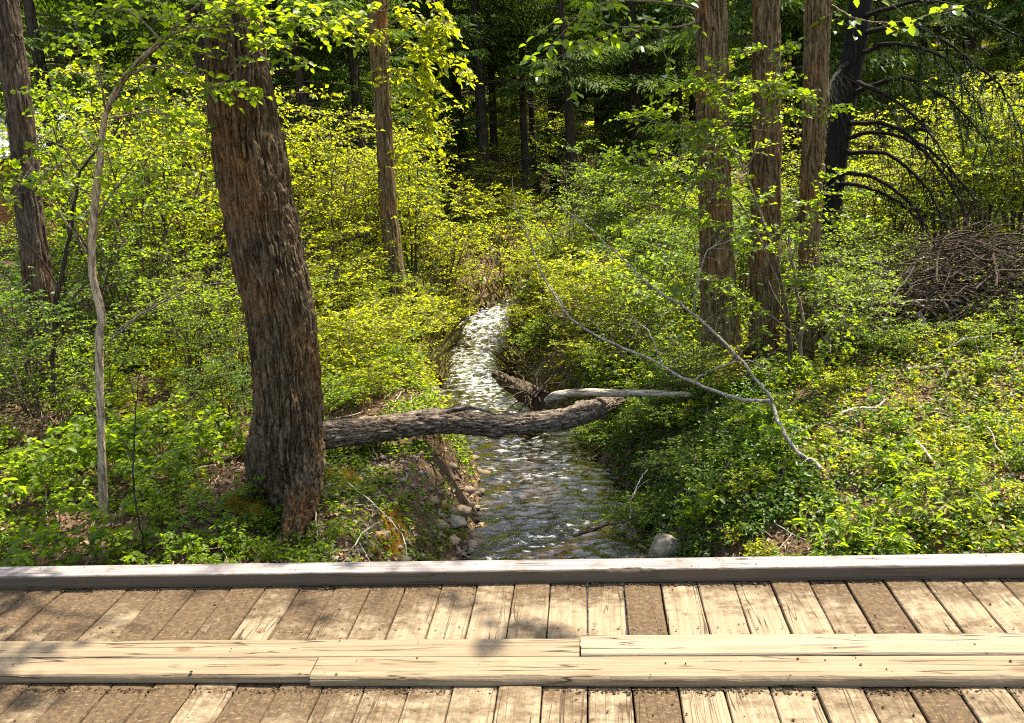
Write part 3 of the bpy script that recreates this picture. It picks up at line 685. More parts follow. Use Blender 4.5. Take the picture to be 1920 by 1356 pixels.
# crowns above the frame: they only let dappled light through to the bank
def high_crown(t, base, w, z0, z1, R, nb, nl, off=(0, 0)):
    lg = Geo(); w = np.asarray(w)
    for i in range(nb):
        wg = Geo()
        z = rng.uniform(z0, z1); j = np.argmin(np.abs(w[:, 2] - z)); st = np.array([np.interp(z, w[:, 2], w[:, 0]), np.interp(z, w[:, 2], w[:, 1]), z])
        a = rng.uniform(0, 2 * PI); o = np.array([math.cos(a), math.sin(a), rng.uniform(.15, .8)]); ln = R * rng.uniform(.5, 1.1)
        tt = np.linspace(0, 1, 7)[:, None]; p = st + nrm(o) * ln * tt + np.array([off[0], off[1], 0]) * tt + np.cumsum(rng.normal(0, .05, (7, 3)), 0) * tt
        tube(wg, p, [.03, .006], 5, cap=False)
        sprays(wg, lg, p, nl, .45, 6, .085, .065, start=.35, rtw=.004)
        build('branch', wg, M['twig_brown'], t, True, base)
    build('crown', lg, M['leaf_cotton'], t, True, base)
high_crown(t1, b1, w1, 5.0, 9.5, 2.2, 16, 14)
high_crown(t2, b2, w2, 5.5, 10, 2.2, 16, 14)
high_crown(t3, b3, w3, 5.0, 9, 2.0, 14, 14)
def reach(t, base, w, ends, nl):
    """long limbs held out over the bridge, high above the view: their leaves dapple the deck"""
    w = np.asarray(w); lg = Geo()
    for (zs, ex, ey, ez) in ends:
        st = np.array([np.interp(zs, w[:, 2], w[:, 0]), np.interp(zs, w[:, 2], w[:, 1]), zs]); en = np.array([ex, ey, ez]); wg = Geo()
        p = wander([st, st * .6 + en * .4 + UP * .5, en], 16, .03); tube(wg, p, [.05, .008], 6, cap=False)
        for i in range(6, 16, 2):
            a = nrm(rng.normal(0, 1, 3) * np.array([1, 1, .3])); q = p[i] + a * .7 * np.linspace(0, 1, 5)[:, None] - UP * .1 * np.linspace(0, 1, 5)[:, None]**2
            tube(wg, q, [.010, .003], 4, cap=False); sprays(wg, lg, q, nl, .35, 6, .075, .058, start=.2, rtw=.003)
        build('branch', wg, M['twig_brown'], t, True, base)
    build('crown', lg, M['leaf_cotton'], t, True, base)
reach(t2, b2, w2, [(5.6, 1.4, 4.7, 5.8)], 7)
high_crown(big, big_b, big_w, 4.6, 8, 2.2, 14, 14)
reach(big, big_b, big_w, [(4.2, -.5, 4.3, 4.8), (4.5, .4, 4.4, 5.3), (4.3, -1.2, 4.0, 5.0), (4.6, .1, 3.9, 5.6)], 9)

# the spruce behind the cottonwoods: dark trunk, long drooping boughs
spr, bsp, wsp = tree('spruce', 'black leaning spruce trunk with long drooping boughs behind the rusty cottonwood', 'tree',
    [(1550, 500, 48), (1560, 350, 46), (1582, 200, 46), (1600, 100, 46), (1615, 0, 46)], 10.8, M['bark_black'], 200, 40, .008, .05, .05, 0, ext=9)
lg = Geo()
bough = [[(1625, 60), (1700, 40), (1790, 75), (1880, 150), (1930, 230)], [(1615, 100), (1690, 85), (1780, 110), (1850, 190)], [(1590, 230), (1680, 235), (1760, 290), (1842, 380)],
         [(1585, 285), (1660, 285), (1730, 340), (1770, 430)], [(1575, 325), (1640, 335), (1705, 380), (1742, 430)], [(1572, 345), (1630, 358), (1690, 400), (1730, 440)], [(1600, 180), (1690, 150), (1780, 180), (1870, 260)],
         [(1600, 150), (1660, 170), (1740, 230), (1800, 330)], [(1590, 260), (1650, 250), (1720, 290), (1790, 380), (1810, 450)], [(1620, 30), (1720, 0), (1820, 20), (1930, 90)], [(1560, 330), (1530, 350), (1500, 400)], [(1590, 120), (1560, 150), (1540, 200)]]
for bi, pts in enumerate(bough):
    wg = Geo()
    p = px_path(pts, np.linspace(10.7, rng.uniform(9.2, 10.2), len(pts))); p = spline(p, 26); p += np.cumsum(rng.normal(0, .008, p.shape), 0)
    tube(wg, p, [.030, .006], 6, cap=False)
    for i in range(5, 26, 1):
        for _ in range(2):
            d = nrm(nrm(p[i] - p[i - 1]) * .6 + rng.normal(0, .6, 3) - UP * rng.uniform(.1, .7)); l2 = rng.uniform(.15, .55)
            tw = p[i] + d * l2 * np.linspace(0, 1, 4)[:, None] - UP * .12 * np.linspace(0, 1, 4)[:, None]**2
            tube(wg, tw, [.006, .0015], 3, cap=False)
            if bi in (0, 1, 6, 9) and rng.random() < .8:
                k = 60; u = rng.uniform(0, 1, (k, 1)); leaf_cards(lg, tw[0] + (tw[-1] - tw[0]) * u, d + rng.normal(0, .6, (k, 3)), UP + rng.normal(0, .4, (k, 3)), rng.uniform(.035, .08, k), rng.uniform(.006, .012, k), rng.uniform(0, 1, k), False, 0, .1)
    build('bough', wg, M['bark_black'], spr, True, bsp)
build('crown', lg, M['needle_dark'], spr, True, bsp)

# ------------------------------------------------------------------ conifer forest
PROTO = {}
def make_conifer(key, *a, mat='needle', **kw):
    wg, bg, lg = conifer_geo(*a, **kw)
    PROTO[key] = (wg.mesh('conifer_trunk', M['bark_dark']), bg.mesh('conifer_branches', M['twig_dark']), lg.mesh('conifer_needles', M[mat]))
make_conifer('bare', 9.5, 1.9, 3.6, 60, .16, 45); make_conifer('bare2', 9, 1.7, 3.2, 55, .12, 55)
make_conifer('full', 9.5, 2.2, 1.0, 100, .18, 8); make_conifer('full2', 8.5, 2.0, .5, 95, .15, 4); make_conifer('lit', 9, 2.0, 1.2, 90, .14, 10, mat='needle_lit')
placed = []       # (object, kind words, landmark zone) -> labels are written at the end
def conifer(key, px, Y, sc=1.0, rz=None, lab=None, group='conifers of the dark forest behind the creek', zs=1.0):
    x = at(px, 350, Y)[0]; z = gz(x, Y)
    t = thing('conifer', lab, 'tree', (x, Y, z - .05), group); t.rotation_euler = (rng.normal(0, .015), rng.normal(0, .015), rng.uniform(0, 6.28) if rz is None else rz); t.scale = (sc, sc, sc * zs)
    for nm, me_ in zip(('trunk', 'branches', 'crown'), PROTO[key]): link('branch' if nm == 'branches' else nm, me_, t)
    placed.append((t, px, Y)); return t
front = [('bare', 908, 21, 1.0), ('bare2', 928, 23, 1.0), ('bare2', 988, 22, .9), ('bare2', 1008, 25, .9), ('bare', 858, 24, 1.0), ('bare', 878, 22.5, .9), ('bare', 1195, 23, 1.1), ('full', 1130, 28, 1.0),
         ('full', 1270, 24, 1.0), ('full2', 1225, 25, 1.0), ('full', 600, 18, 1.0), ('full2', 660, 21, 1.0), ('bare', 545, 19, 1.0), ('full', 780, 22, 1.1), ('full2', 690, 17, .9), ('bare2', 590, 16, .9),
         ('lit', 845, 26, 1.1), ('lit', 900, 31, 1.2), ('lit', 1040, 29, 1.1), ('full2', 970, 33, 1.1), ('lit', 820, 30, 1.2), ('lit', 955, 36, 1.2), ('full', 1050, 33, 1.1), ('bare', 1075, 21, .85), ('full', 1420, 17, 1.1), ('full2', 1490, 17.5, 1.0), ('lit', 1640, 18, 1.1), ('lit', 1720, 20, 1.1), ('lit', 1800, 19, 1.1),
         ('lit', 1860, 20.5, 1.1), ('full', 1930, 18.5, 1.1), ('full', 2010, 18, 1.1), ('full', 330, 17, 1.0), ('full2', 240, 19, 1.0), ('bare', 110, 16, 1.0), ('full', 60, 21, 1.0), ('bare2', 410, 15, 1.0), ('full', 480, 20, 1.0), ('full', -60, 17, 1.0)]
for k_, px_, Y_, s_ in front: conifer(k_, px_, Y_, s_)
keys = list(PROTO)
for row, (Y_, step, off) in enumerate(((28, 165, 0), (34, 135, 60), (42, 110, 20), (52, 95, 30))):
    for px_ in np.arange(-160 + off, 2100, step):
        if Y_ < 40 and 790 < px_ < 1120: continue
        k_ = ['full', 'full2', 'lit', 'full', 'bare'][rng.integers(0, 5)]
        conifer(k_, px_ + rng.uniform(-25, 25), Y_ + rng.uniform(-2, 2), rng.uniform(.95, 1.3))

# ------------------------------------------------------------------ shrubs, saplings
SH = {}
def make_shrub(key, mat, wmat, *a, **kw):
    wg, lg = shrub_geo(*a, **kw); SH[key] = (wg.mesh('shrub_stems', M[wmat]), lg.mesh('shrub_leaves', M[mat]))
for i in range(3): make_shrub('yellow%d' % i, 'leaf_yellow', 'twig_dark', 2.6, 1.15, 9, 13, 6, 5, .052, .041, .22, rs=.016)
for i in range(3): make_shrub('fresh%d' % i, 'leaf_fresh', 'twig_dark', 2.4, 1.05, 8, 12, 6, 5, .048, .036, .2, rs=.015)
for i in range(2): make_shrub('green%d' % i, 'leaf_green', 'twig_dark', 2.0, 1.0, 8, 12, 6, 5, .046, .034, .2, rs=.014)
for i in range(2): make_shrub('low_yellow%d' % i, 'leaf_yellow', 'twig_brown', .95, .65, 8, 9, 5, 5, .046, .036, .16, rs=.007)
for i in range(2): make_shrub('low_green%d' % i, 'leaf_fresh', 'twig_dark', .85, .6, 8, 9, 5, 5, .044, .034, .15, rs=.007)
for i in range(3): make_shrub('seedling%d' % i, 'leaf_fresh', 'twig_dark', .55, .30, 4, 5, 4, 4, .052, .038, .10, rs=.004, hexa=True)
for i in range(2): make_shrub('sprig%d' % i, 'leaf_yellow', 'twig_brown', .42, .26, 4, 5, 4, 4, .036, .028, .08, rs=.003, hexa=True)
make_shrub('lance', 'leaf_fresh', 'twig_brown', .42, .24, 4, 4, 3, 4, .062, .020, .09, rs=.004, hexa=True)
make_shrub('bare0', 'leaf_yellow', 'twig_brown', 1.1, .7, 12, 8, 2, 1, .03, .022, .18, rs=.006); make_shrub('bare1', 'leaf_fresh', 'twig_dark', 1.5, .8, 9, 10, 3, 1, .03, .022, .2, rs=.007)
plants = []
WORD = dict(yellow=('shrub', 'yellow green leafy shrub'), fresh=('shrub', 'bright green leafy shrub'), green=('shrub', 'deep green leafy shrub'), low_yellow=('shrub', 'low yellow green bush'), low_green=('shrub', 'low fresh green bush'),
            seedling=('sapling', 'small green leafy sapling'), sprig=('sapling', 'tiny yellow green sapling'), lance=('sapling', 'narrow leaved green sapling'), bare=('shrub', 'nearly bare twiggy shrub'))
def plant(kind, px, Y, sc, zs=1.0, off=0):
    base = kind.rstrip('0123456789'); x = at(px, 500, Y)[0] if not off else px
    if abs(x - stream_c(Y)) < stream_w(Y) * .95 and base not in ('bare',): return None
    wd = WORD[base]; z = gz(x, Y)
    t = thing({'shrub': 'shrub', 'sapling': 'young_plant'}[wd[0]], None, wd[0], (x, Y, z - .02))
    t.rotation_euler = (rng.normal(0, .05), rng.normal(0, .05), rng.uniform(0, 6.28)); t.scale = (sc, sc, sc * zs)
    for nm, me_ in zip(('stem', 'foliage'), SH[kind]): link(nm, me_, t)
    plants.append((t, base, sc)); return t
def pick(k): return k + str(rng.integers(0, {'yellow': 3, 'fresh': 3, 'green': 2, 'low_yellow': 2, 'low_green': 2, 'seedling': 3, 'sprig': 2}[k]))
# thicket on the left, behind and around the leaning trunk
for k_, px_, Y_, s_, z_ in [
    ('fresh', 20, 8.6, .8, .8), ('green', 70, 8.2, .8, .75), ('green', 140, 8.0, .85, 1.0), ('fresh', 230, 8.4, 1.05, 1.15), ('fresh', 300, 9.2, 1.15, 1.15), ('yellow', 360, 9.8, 1.1, 1.2), ('green', 10, 6.8, .75, .95), ('fresh', 130, 6.7, .6, .9),
    ('yellow', 270, 11, 1.2, 1.25), ('yellow', 400, 12, 1.2, 1.2), ('fresh', 190, 10.5, 1.2, 1.2), ('fresh', 100, 11.5, 1.0, .8), ('yellow', 480, 13, 1.2, 1.2), ('fresh', 330, 7.6, .75, .9), ('fresh', 420, 8.0, .8, .85), ('green', 380, 6.9, .55, .8), 
    ('yellow', 560, 12.5, 1.0, 1.1), ('yellow', 620, 11.5, 1.0, 1.05), ('yellow', 585, 9.4, .75, .9), ('yellow', 650, 9.9, .75, .85), ('yellow', 690, 12.8, 1.05, 1.05), ('yellow', 770, 13.0, 1.0, 1.0), ('yellow', 825, 13.8, 1.0, .9), 
    ('fresh', 720, 10.9, .6, .7), ('yellow', 640, 13.5, 1.15, 1.15), ('yellow', 740, 15, 1.15, 1.1), ('low_yellow', 690, 9.0, 1.0, .9), ('low_yellow', 620, 8.3, 1.0, .85), ('low_yellow', 740, 10.0, 1.0, .8), ('low_yellow', 790, 11.6, .9, .8), ('low_green', 560, 7.2, .8, .7),
    ('low_yellow', 830, 12.8, .9, .8), ('low_yellow', 660, 7.6, .7, .7), ('low_green', 720, 8.4, .7, .6),
    ('yellow', 880, 20, 1.0, .8), ('fresh', 930, 26, 1.2, .8), ('yellow', 960, 21, .8, .6), ('yellow', 1010, 28, 1.3, .9), ('fresh', 1060, 23, 1.2, .9), ('yellow', 1120, 25, 1.3, 1.0), ('fresh', 1180, 21, 1.1, 1.0), ('yellow', 800, 24, 1.2, 1.1), ('yellow', 1240, 24, 1.2, 1.0), ('low_yellow', 905, 18.5, 1.3, 1.0), ('low_yellow', 985, 19, 1.2, .9),
    ('low_yellow', 1000, 9.5, .7, .7), ('low_yellow', 1045, 9.0, .75, .75), ('low_yellow', 1085, 9.9, .9, .9), ('low_yellow', 1120, 9.1, .8, .8), ('low_green', 1000, 10.6, .8, .8), ('low_yellow', 968, 12.2, .7, .7), ('low_yellow', 985, 11.3, .7, .7), ('low_green', 1155, 8.6, .8, .8), ('low_green', 1110, 8.2, .6, .6), ('low_green', 1185, 7.7, .7, .7),
    ('fresh', 1065, 12.6, .8, .95), ('green', 1140, 12.9, 1.0, 1.15), ('fresh', 1235, 12.8, .95, 1.1), ('yellow', 1640, 11.2, .8, .95), ('fresh', 1800, 11.4, .9, 1.0), ('yellow', 1890, 12.9, 1.0, 1.1),
    # right side
    ('low_yellow', 1030, 11.8, 1.0, .9), ('low_yellow', 1090, 10.6, 1.1, .9), ('low_yellow', 1010, 13.2, 1.0, .9), ('low_yellow', 1150, 9.8, 1.1, 1.0), ('yellow', 1100, 12.6, .6, .65), ('low_green', 1220, 9.3, 1.2, 1.1), ('green', 1180, 11.2, .7, .75), ('fresh', 1240, 11.6, .8, .85),
    ('low_yellow', 1050, 15.5, 1.3, 1.0), ('fresh', 1130, 15, .9, .85), ('yellow', 1210, 14, .8, .8), ('fresh', 1060, 18, 1.0, .7), ('yellow', 1005, 17.5, .8, .55), ('green', 1290, 9.6, .8, .9), ('green', 1390, 10.2, .9, .9), ('fresh', 1340, 12, .9, .95), ('fresh', 1470, 9.6, .8, .8),
    ('fresh', 1560, 9.6, .75, .75), ('fresh', 1600, 11.5, .95, .85), ('yellow', 1680, 12.2, .95, .9), ('yellow', 1760, 12.6, 1.0, .95), ('yellow', 1840, 12.2, 1.0, 1.0), ('yellow', 1900, 11.5, 1.0, .95), ('fresh', 1960, 11, 1.0, 1.0), ('fresh', 1660, 10.6, .6, .7), ('yellow', 1560, 13, 1.0, 1.0), ('fresh', 1500, 12, .9, .9),
    ('fresh', 1570, 7.7, .6, .8), ('fresh', 1300, 7.3, .4, .6), ('low_green', 1570, 8.3, 1.0, .9), ('fresh', 1940, 8.6, .6, .6), ('low_green', 1690, 7.6, .5, .7), ('low_green', 1830, 7.5, .5, .6), ('low_green', 1915, 7.7, .6, .8), ('low_green', 1250, 7.3, .8, .6), ('low_green', 1200, 6.4, .7, .55), ('low_green', 1310, 6.3, .7, .5),
    ]:
    plant(pick(k_), px_, Y_, s_, z_)
plant('bare0', 1010, 9.9, .8); plant('bare0', 935, 12.4, .6); plant('bare1', 1180, 8.6, .9); plant('bare1', 1300, 7.4, .8, .9); plant('bare1', 1560, 8.9, 1.0); plant('bare1', 60, 6.4, .9); plant('bare0', 820, 10.6, .6); plant('bare1', 420, 7.4, .9); plant('bare1', 1640, 8.7, .8)
# young plants along both banks
def scatter(kinds, n, x0, x1, y0, y1, smin, smax, ok=lambda x, y: True, sep=.16):
    pts = []; tries = 0
    while len(pts) < n and tries < n * 40:
        tries += 1; x, y = rng.uniform(x0, x1), rng.uniform(y0, y1)
        if abs(x - stream_c(y)) < stream_w(y) + .12 or not ok(x, y) or any((x - a)**2 + (y - b)**2 < sep**2 for a, b in pts): continue
        pts.append((x, y)); k = kinds[rng.integers(0, len(kinds))]
        plant(pick(k) if k != 'lance' else 'lance0' if 'lance0' in SH else 'lance', x, y, rng.uniform(smin, smax), off=1)
def clear_trunk(x, y): return not (-2.95 < x < -1.15 and y < 6.2)
scatter(['seedling'], 34, -5.2, -2.5, 3.7, 6.2, .65, 1.15, clear_trunk, .24)
scatter(['seedling'], 14, -2.9, -2.15, 4.2, 5.2, .35, .6, sep=.14)
scatter(['seedling'], 9, -2.1, -1.3, 4.0, 5.6, .25, .4, sep=.14)
scatter(['sprig', 'sprig', 'sprig', 'seedling'], 70, .75, 4.4, 3.6, 7.6, .45, .9, sep=.2)
scatter(['lance'], 6, 1.0, 2.2, 4.2, 5.0, .7, 1.0, sep=.25)
scatter(['seedling', 'sprig'], 18, -6.2, -2.6, 6.2, 8.6, .9, 1.3, sep=.35)

# the young leafy tree in front of the cottonwoods
yt = at(1475, 700, 7.2); yt[2] = gz(yt[0], yt[1])
young = thing('young_tree', 'young bright green leafy tree spreading in front of the cottonwood trunks', 'tree', yt)
wg = Geo()
stem = px_path([(1478, 760), (1482, 640), (1466, 540), (1440, 440), (1400, 330), (1372, 250), (1350, 190)], [7.2, 7.15, 7.1, 7.05, 7.0, 6.95, 6.9]); stem[0][2] = yt[2] - .1
tube(wg, stem, [.018, .013, .006], 7, 40); build('trunk', wg, M['bark_left'], young, True, yt)
foliage(young, yt, [
    ([(1440, 440), (1380, 300), (1330, 250), (1230, 240)], [7.05, 6.9, 6.8, 6.7], .009), ([(1400, 330), (1340, 190), (1300, 150), (1250, 170)], [7.0, 6.9, 6.8, 6.7], .008),
    ([(1400, 330), (1440, 200), (1460, 110), (1480, 90)], [7.0, 6.8, 6.7, 6.7], .008), ([(1466, 540), (1400, 400), (1330, 340), (1220, 330), (1150, 300)], [7.1, 6.9, 6.7, 6.6, 6.5], .009),
    ([(1466, 540), (1500, 440), (1530, 390), (1550, 330)], [7.1, 7.0, 6.9, 6.8], .008), ([(1440, 440), (1350, 420), (1280, 400), (1190, 370)], [7.05, 6.9, 6.7, 6.6], .008),
    ([(1470, 560), (1520, 520), (1560, 540), (1600, 560)], [7.1, 7.0, 7.0, 6.9], .008), ([(1480, 620), (1400, 560), (1330, 520), (1260, 560)], [7.1, 7.0, 6.9, 6.8], .008),
    ([(1482, 640), (1530, 600), (1560, 620), (1590, 660)], [7.1, 7.0, 6.9, 6.9], .007), ([(1372, 250), (1320, 230), (1290, 280)], [6.95, 6.8, 6.7], .006), ([(1350, 190), (1420, 160), (1490, 170), (1540, 210)], [6.9, 6.8, 6.8, 6.7], .006)],
    18, .17, 5, .043, .034, M['leaf_fresh'], M['twig_brown'], shoot=.9)

def stick(name, label, cat, paths, mat, group=None, twigs=0, sides=6):
    """a bare branch: paths = [(world points, radius0, radius1)]"""
    b = np.asarray(paths[0][0][0], float); g = Geo()
    for k_, (p, r0, r1) in enumerate(paths):
        sp = wander(p, max(14, 6 * len(p)), .004 + .1 * r0); tube(g, sp, np.linspace(r0, r1, 6) * rng.uniform(.85, 1.15, 6), sides)
        for _ in range(twigs):
            i = rng.integers(len(sp) // 5, len(sp) - 1); d = nrm(nrm(sp[i] - sp[i - 1]) * .7 + rng.normal(0, .6, 3)); l2 = rng.uniform(.08, .32)
            tube(g, wander([sp[i], sp[i] + d * l2 * .5 + UP * .01, sp[i] + d * l2], 6, .004), [r0 * .28, .0012], 4)
    o = build(name, g, mat, None, True, b); return tag(o, label, cat, group)
# dark forked shrub stems on the left
stick('forked_stem', 'black forked bare stem standing between the far left trunk and the pale sapling', 'branch', [(px_path([(98, 760), (104, 600), (118, 500), (130, 420), (150, 320)], 6.6), .028, .014), (px_path([(150, 320), (130, 290), (105, 250)], 6.6), .010, .004),
    (px_path([(150, 320), (175, 290), (205, 262), (240, 225)], [6.6, 6.6, 6.5, 6.4]), .011, .004), (px_path([(112, 540), (70, 480), (30, 440)], [6.6, 6.5, 6.4]), .010, .003), (px_path([(104, 620), (150, 540), (200, 500)], [6.6, 6.7, 6.8]), .011, .003)], M['bark_dark'], None, 9)
stick('dark_sapling', 'thin dark leafless sapling in front of the left thicket near the kerb', 'branch', [(px_path([(276, 1050), (262, 960), (254, 860), (255, 760), (262, 700)], [4.5, 4.5, 4.5, 4.55, 4.6]), .007, .003)], M['bark_dark'], None, 6)
stick('bare_branch', 'long thin grey branch leaning through the left thicket towards the leaning trunk', 'branch', [(px_path([(205, 640), (270, 580), (340, 545), (440, 528)], [6.4, 6.4, 6.5, 6.6]), .010, .004), (px_path([(205, 630), (290, 570), (360, 510)], [6.5, 6.6, 6.8]), .007, .003)], M['twig_brown'], None, 6)
# stump left of the creek
stump = tree('stump', 'short dark broken stump leaning beside the creek below the slender trunk', 'stump', [(762, 650, 26), (768, 600, 26), (775, 560, 22), (779, 540, 10)], 10.6, M['bark_dark'], 60, 40, .010, .05, .12)
# fallen log over the creek
lp = [(575, 822, 62), (650, 812, 52), (730, 802, 52), (820, 790, 50), (900, 795, 44), (980, 795, 42), (1060, 785, 42), (1110, 768, 40), (1160, 752, 30)]
wl = px_path(lp, [6.15, 6.3, 6.5, 6.65, 6.8, 6.95, 7.1, 7.35, 7.8]); rl = px_rad(lp, wl); lb = wl[0].copy()
log = thing('fallen_log', 'thick grey furrowed log lying across the creek against the leaning trunk', 'log', lb)
g = Geo(); bark_tube(g, wl, rl, 420, 110, .013, .035, 6, 3.3, .05, 0, ((1.25, 1.2, .07, .05), (1.6, -1.9, .06, .03), (2.5, .6, .05, .04))); build('trunk', g, M['log'], log, True, lb)
g = Geo(); q = px_path([(838, 772), (870, 764), (905, 770), (930, 778)], [6.6, 6.55, 6.5, 6.55]); tube(g, wander(q, 14, .004), [.022, .008], 7); build('branch_stub', g, M['log'], log, True, lb)
pl_ = [(1025, 752, 12), (1042, 742, 17), (1090, 736, 15), (1150, 737, 15), (1210, 737, 13), (1300, 740, 10)]
wp = px_path(pl_, [7.6, 7.5, 7.45, 7.4, 7.35, 7.3]); rp = px_rad(pl_, wp); g = Geo(); bark_tube(g, wp, rp, 160, 40, .003, .02, 9, 8, .08)
tag(build('bleached_log', g, M['bleached'], None, True, wp[0]), 'slender bleached log resting on the right bank above the furrowed log', 'log')
# upturned root mass at the water's edge
rb = at(985, 745, 8.9); rb[2] = gz(rb[0], rb[1])
root = thing('root_wad', 'dark tangled root stump at the right edge of the creek behind the log', 'stump', rb)
g = Geo(); bark_tube(g, px_path([(1012, 752), (985, 735), (955, 718), (928, 702)], [8.8, 9.0, 9.3, 9.6]), [.12, .12, .10, .06], 120, 50, .02, .05, 4, 5, .2); build('trunk', g, M['bark_left'], root, True, rb)
g = Geo()
for i in range(34):
    s0 = at(1005 + rng.normal(0, 10), 745 + rng.normal(0, 8), 8.8 + rng.normal(0, .1)); d = nrm(rng.normal(0, 1, 3) + np.array([.2, -.2, .5])); l2 = rng.uniform(.15, .5)
    tube(g, wander([s0, s0 + d * l2 * .5, s0 + d * l2 - UP * .06], 8, .012), [.012, .002], 4)
build('roots', g, M['twig_dark'], root, True, rb)
# arching dead branch on the right
stick('arching_branch', 'long grey forked dead branch arching from the right bank out over the creek', 'branch', [
    (px_path([(1545, 882), (1490, 850), (1452, 800), (1448, 752)], [5.6, 5.7, 5.8, 5.9]), .017, .015),
    (px_path([(1448, 752), (1380, 745), (1290, 715), (1190, 660), (1085, 610), (1040, 560), (1000, 470), (975, 400), (950, 385)], [5.9, 5.9, 6.0, 6.1, 6.2, 6.3, 6.4, 6.5, 6.6]), .013, .003),
    (px_path([(1448, 752), (1420, 720), (1380, 670), (1300, 585), (1240, 545), (1170, 485), (1100, 425), (1040, 385)], [5.9, 5.9, 6.0, 6.2, 6.3, 6.5, 6.7, 6.8]), .012, .003),
    (px_path([(1300, 585), (1310, 520), (1330, 470), (1400, 440)], [6.2, 6.2, 6.3, 6.4]), .007, .003), (px_path([(1300, 715), (1340, 690), (1400, 680), (1440, 700)], [6.0, 6.0, 6.0, 6.1]), .008, .004),
    (px_path([(1240, 680), (1210, 620), (1180, 600)], [6.1, 6.1, 6.2]), .006, .002), (px_path([(1000, 470), (1040, 450), (1080, 400)], [6.4, 6.4, 6.5]), .004, .002)], M['bark_grey'], None, 5)
for lab, pts, Y, r in [
    ('pale bare stick lying on leaves near the lower right corner', [(1722, 832), (1760, 880), (1800, 925), (1818, 950)], [5.6, 5.4, 5.2, 5.1], .011),
    ('bent grey branch lying on the ground cover right of the arching branch', [(1548, 805), (1590, 775), (1640, 768), (1662, 750)], [6.3, 6.4, 6.5, 6.6], .014),
    ('forked grey branch lying below the brush pile', [(1700, 695), (1745, 690), (1790, 680), (1800, 672)], [7.2, 7.2, 7.2, 7.3], .018),
    ('thin pale branch slanting up towards the brush pile', [(1750, 670), (1800, 640), (1850, 630)], [7.3, 7.3, 7.3], .010),
    ('thin upright pale stick at the right frame edge', [(1850, 800), (1880, 860), (1910, 920), (1925, 950)], [5.5, 5.3, 5.1, 5.0], .006),
    ('dark wet branch dipping into the creek beside the kerb', [(1075, 1008), (1130, 990), (1170, 978), (1205, 958)], [5.9, 5.85, 5.8, 5.8], .012),
    ('thin forked twig rising from the water at the right bank', [(1180, 975), (1180, 945), (1195, 910), (1215, 880)], [5.9, 5.9, 6.0, 6.1], .006),
    ('long curved dead twig lying on the left bank right of the leaning tree', [(650, 905), (700, 950), (740, 995), (765, 1048)], [5.6, 5.4, 5.2, 4.9], .006),
    ('pale straight stick lying at the foot of the leaning tree', [(640, 1052), (680, 1000), (720, 975)], [4.8, 4.95, 5.1], .006),
    ('brown stick lying left of the leaning tree roots', [(385, 960), (420, 970), (465, 985)], [5.1, 5.0, 4.95], .013),
    ('driftwood branch on the left bank beside the far creek', [(790, 712), (815, 735), (838, 752)], [9.6, 9.4, 9.2], .010),
    ('slim stick standing on the left bank above the log', [(715, 672), (722, 700), (730, 725)], [9.2, 9.1, 9.0], .009),
    ('weathered stick across the yellow grass at the creek bend', [(800, 525), (850, 515), (910, 495)], [14.5, 14.5, 14.6], .018)]:
    stick('fallen_stick', lab, 'stick', [(px_path(pts, Y), r, r * .6)], M['dead_wood'] if 'dark' not in lab else M['twig_dark'], 'sticks lying on the banks', 2)
stick('bare_sapling', 'thin brown bare stem climbing in front of the middle cottonwood', 'branch', [(px_path([(1490, 790), (1480, 690), (1470, 590), (1440, 520), (1428, 440)], [7.0, 7.1, 7.2, 7.3, 7.4]), .014, .006)], M['bark_left'], None, 4)
stick('bare_sapling', 'twisted brown bare stem beside the rusty cottonwood trunk', 'branch', [(px_path([(1512, 770), (1508, 680), (1510, 580), (1495, 520), (1480, 440)], [7.3, 7.3, 7.3, 7.2, 7.2]), .022, .008)], M['twig_brown'], None, 4)

# ------------------------------------------------------------------ brush pile
g = Geo()
def pile_h(u): return np.clip(1 - u**2, 0, 1)
pc = np.array([3.5, 8.45]); pw = np.array([1.85, .85])
pz = gz(*pc)
for i in range(1150):
    u = np.clip(rng.normal(0, .45, 2), -1, 1); c = np.array([pc[0] + u[0] * pw[0], pc[1] + u[1] * pw[1], 0]); hh = 1.0 * (1 - .55 * (u[0] - .35)**2) * max(.15, 1 - u[1]**2 - .3 * u[0]**2)
    c[2] = gz(c[0], c[1]) + hh * rng.uniform(.1, 1.0)
    a = rng.normal(.25, .7); d = np.array([math.cos(a) * rng.choice([-1, 1]), math.sin(a), rng.normal(-.05, .28)]); l2 = rng.uniform(.25, .9)
    p = [c - d * l2 * .5 - UP * .12 * l2, c + UP * rng.normal(.02, .03), c + d * l2 * .5 - UP * .14 * l2]
    r = rng.choice([.004, .007, .013], p=[.45, .35, .2]); tube(g, wander(p, 8, .012), [r, r * .4], 4)
tag(build('brushwood', g, M['brush'], None), 'tangled heap of thin dead brushwood on the right bank', 'brush pile', kind='stuff')
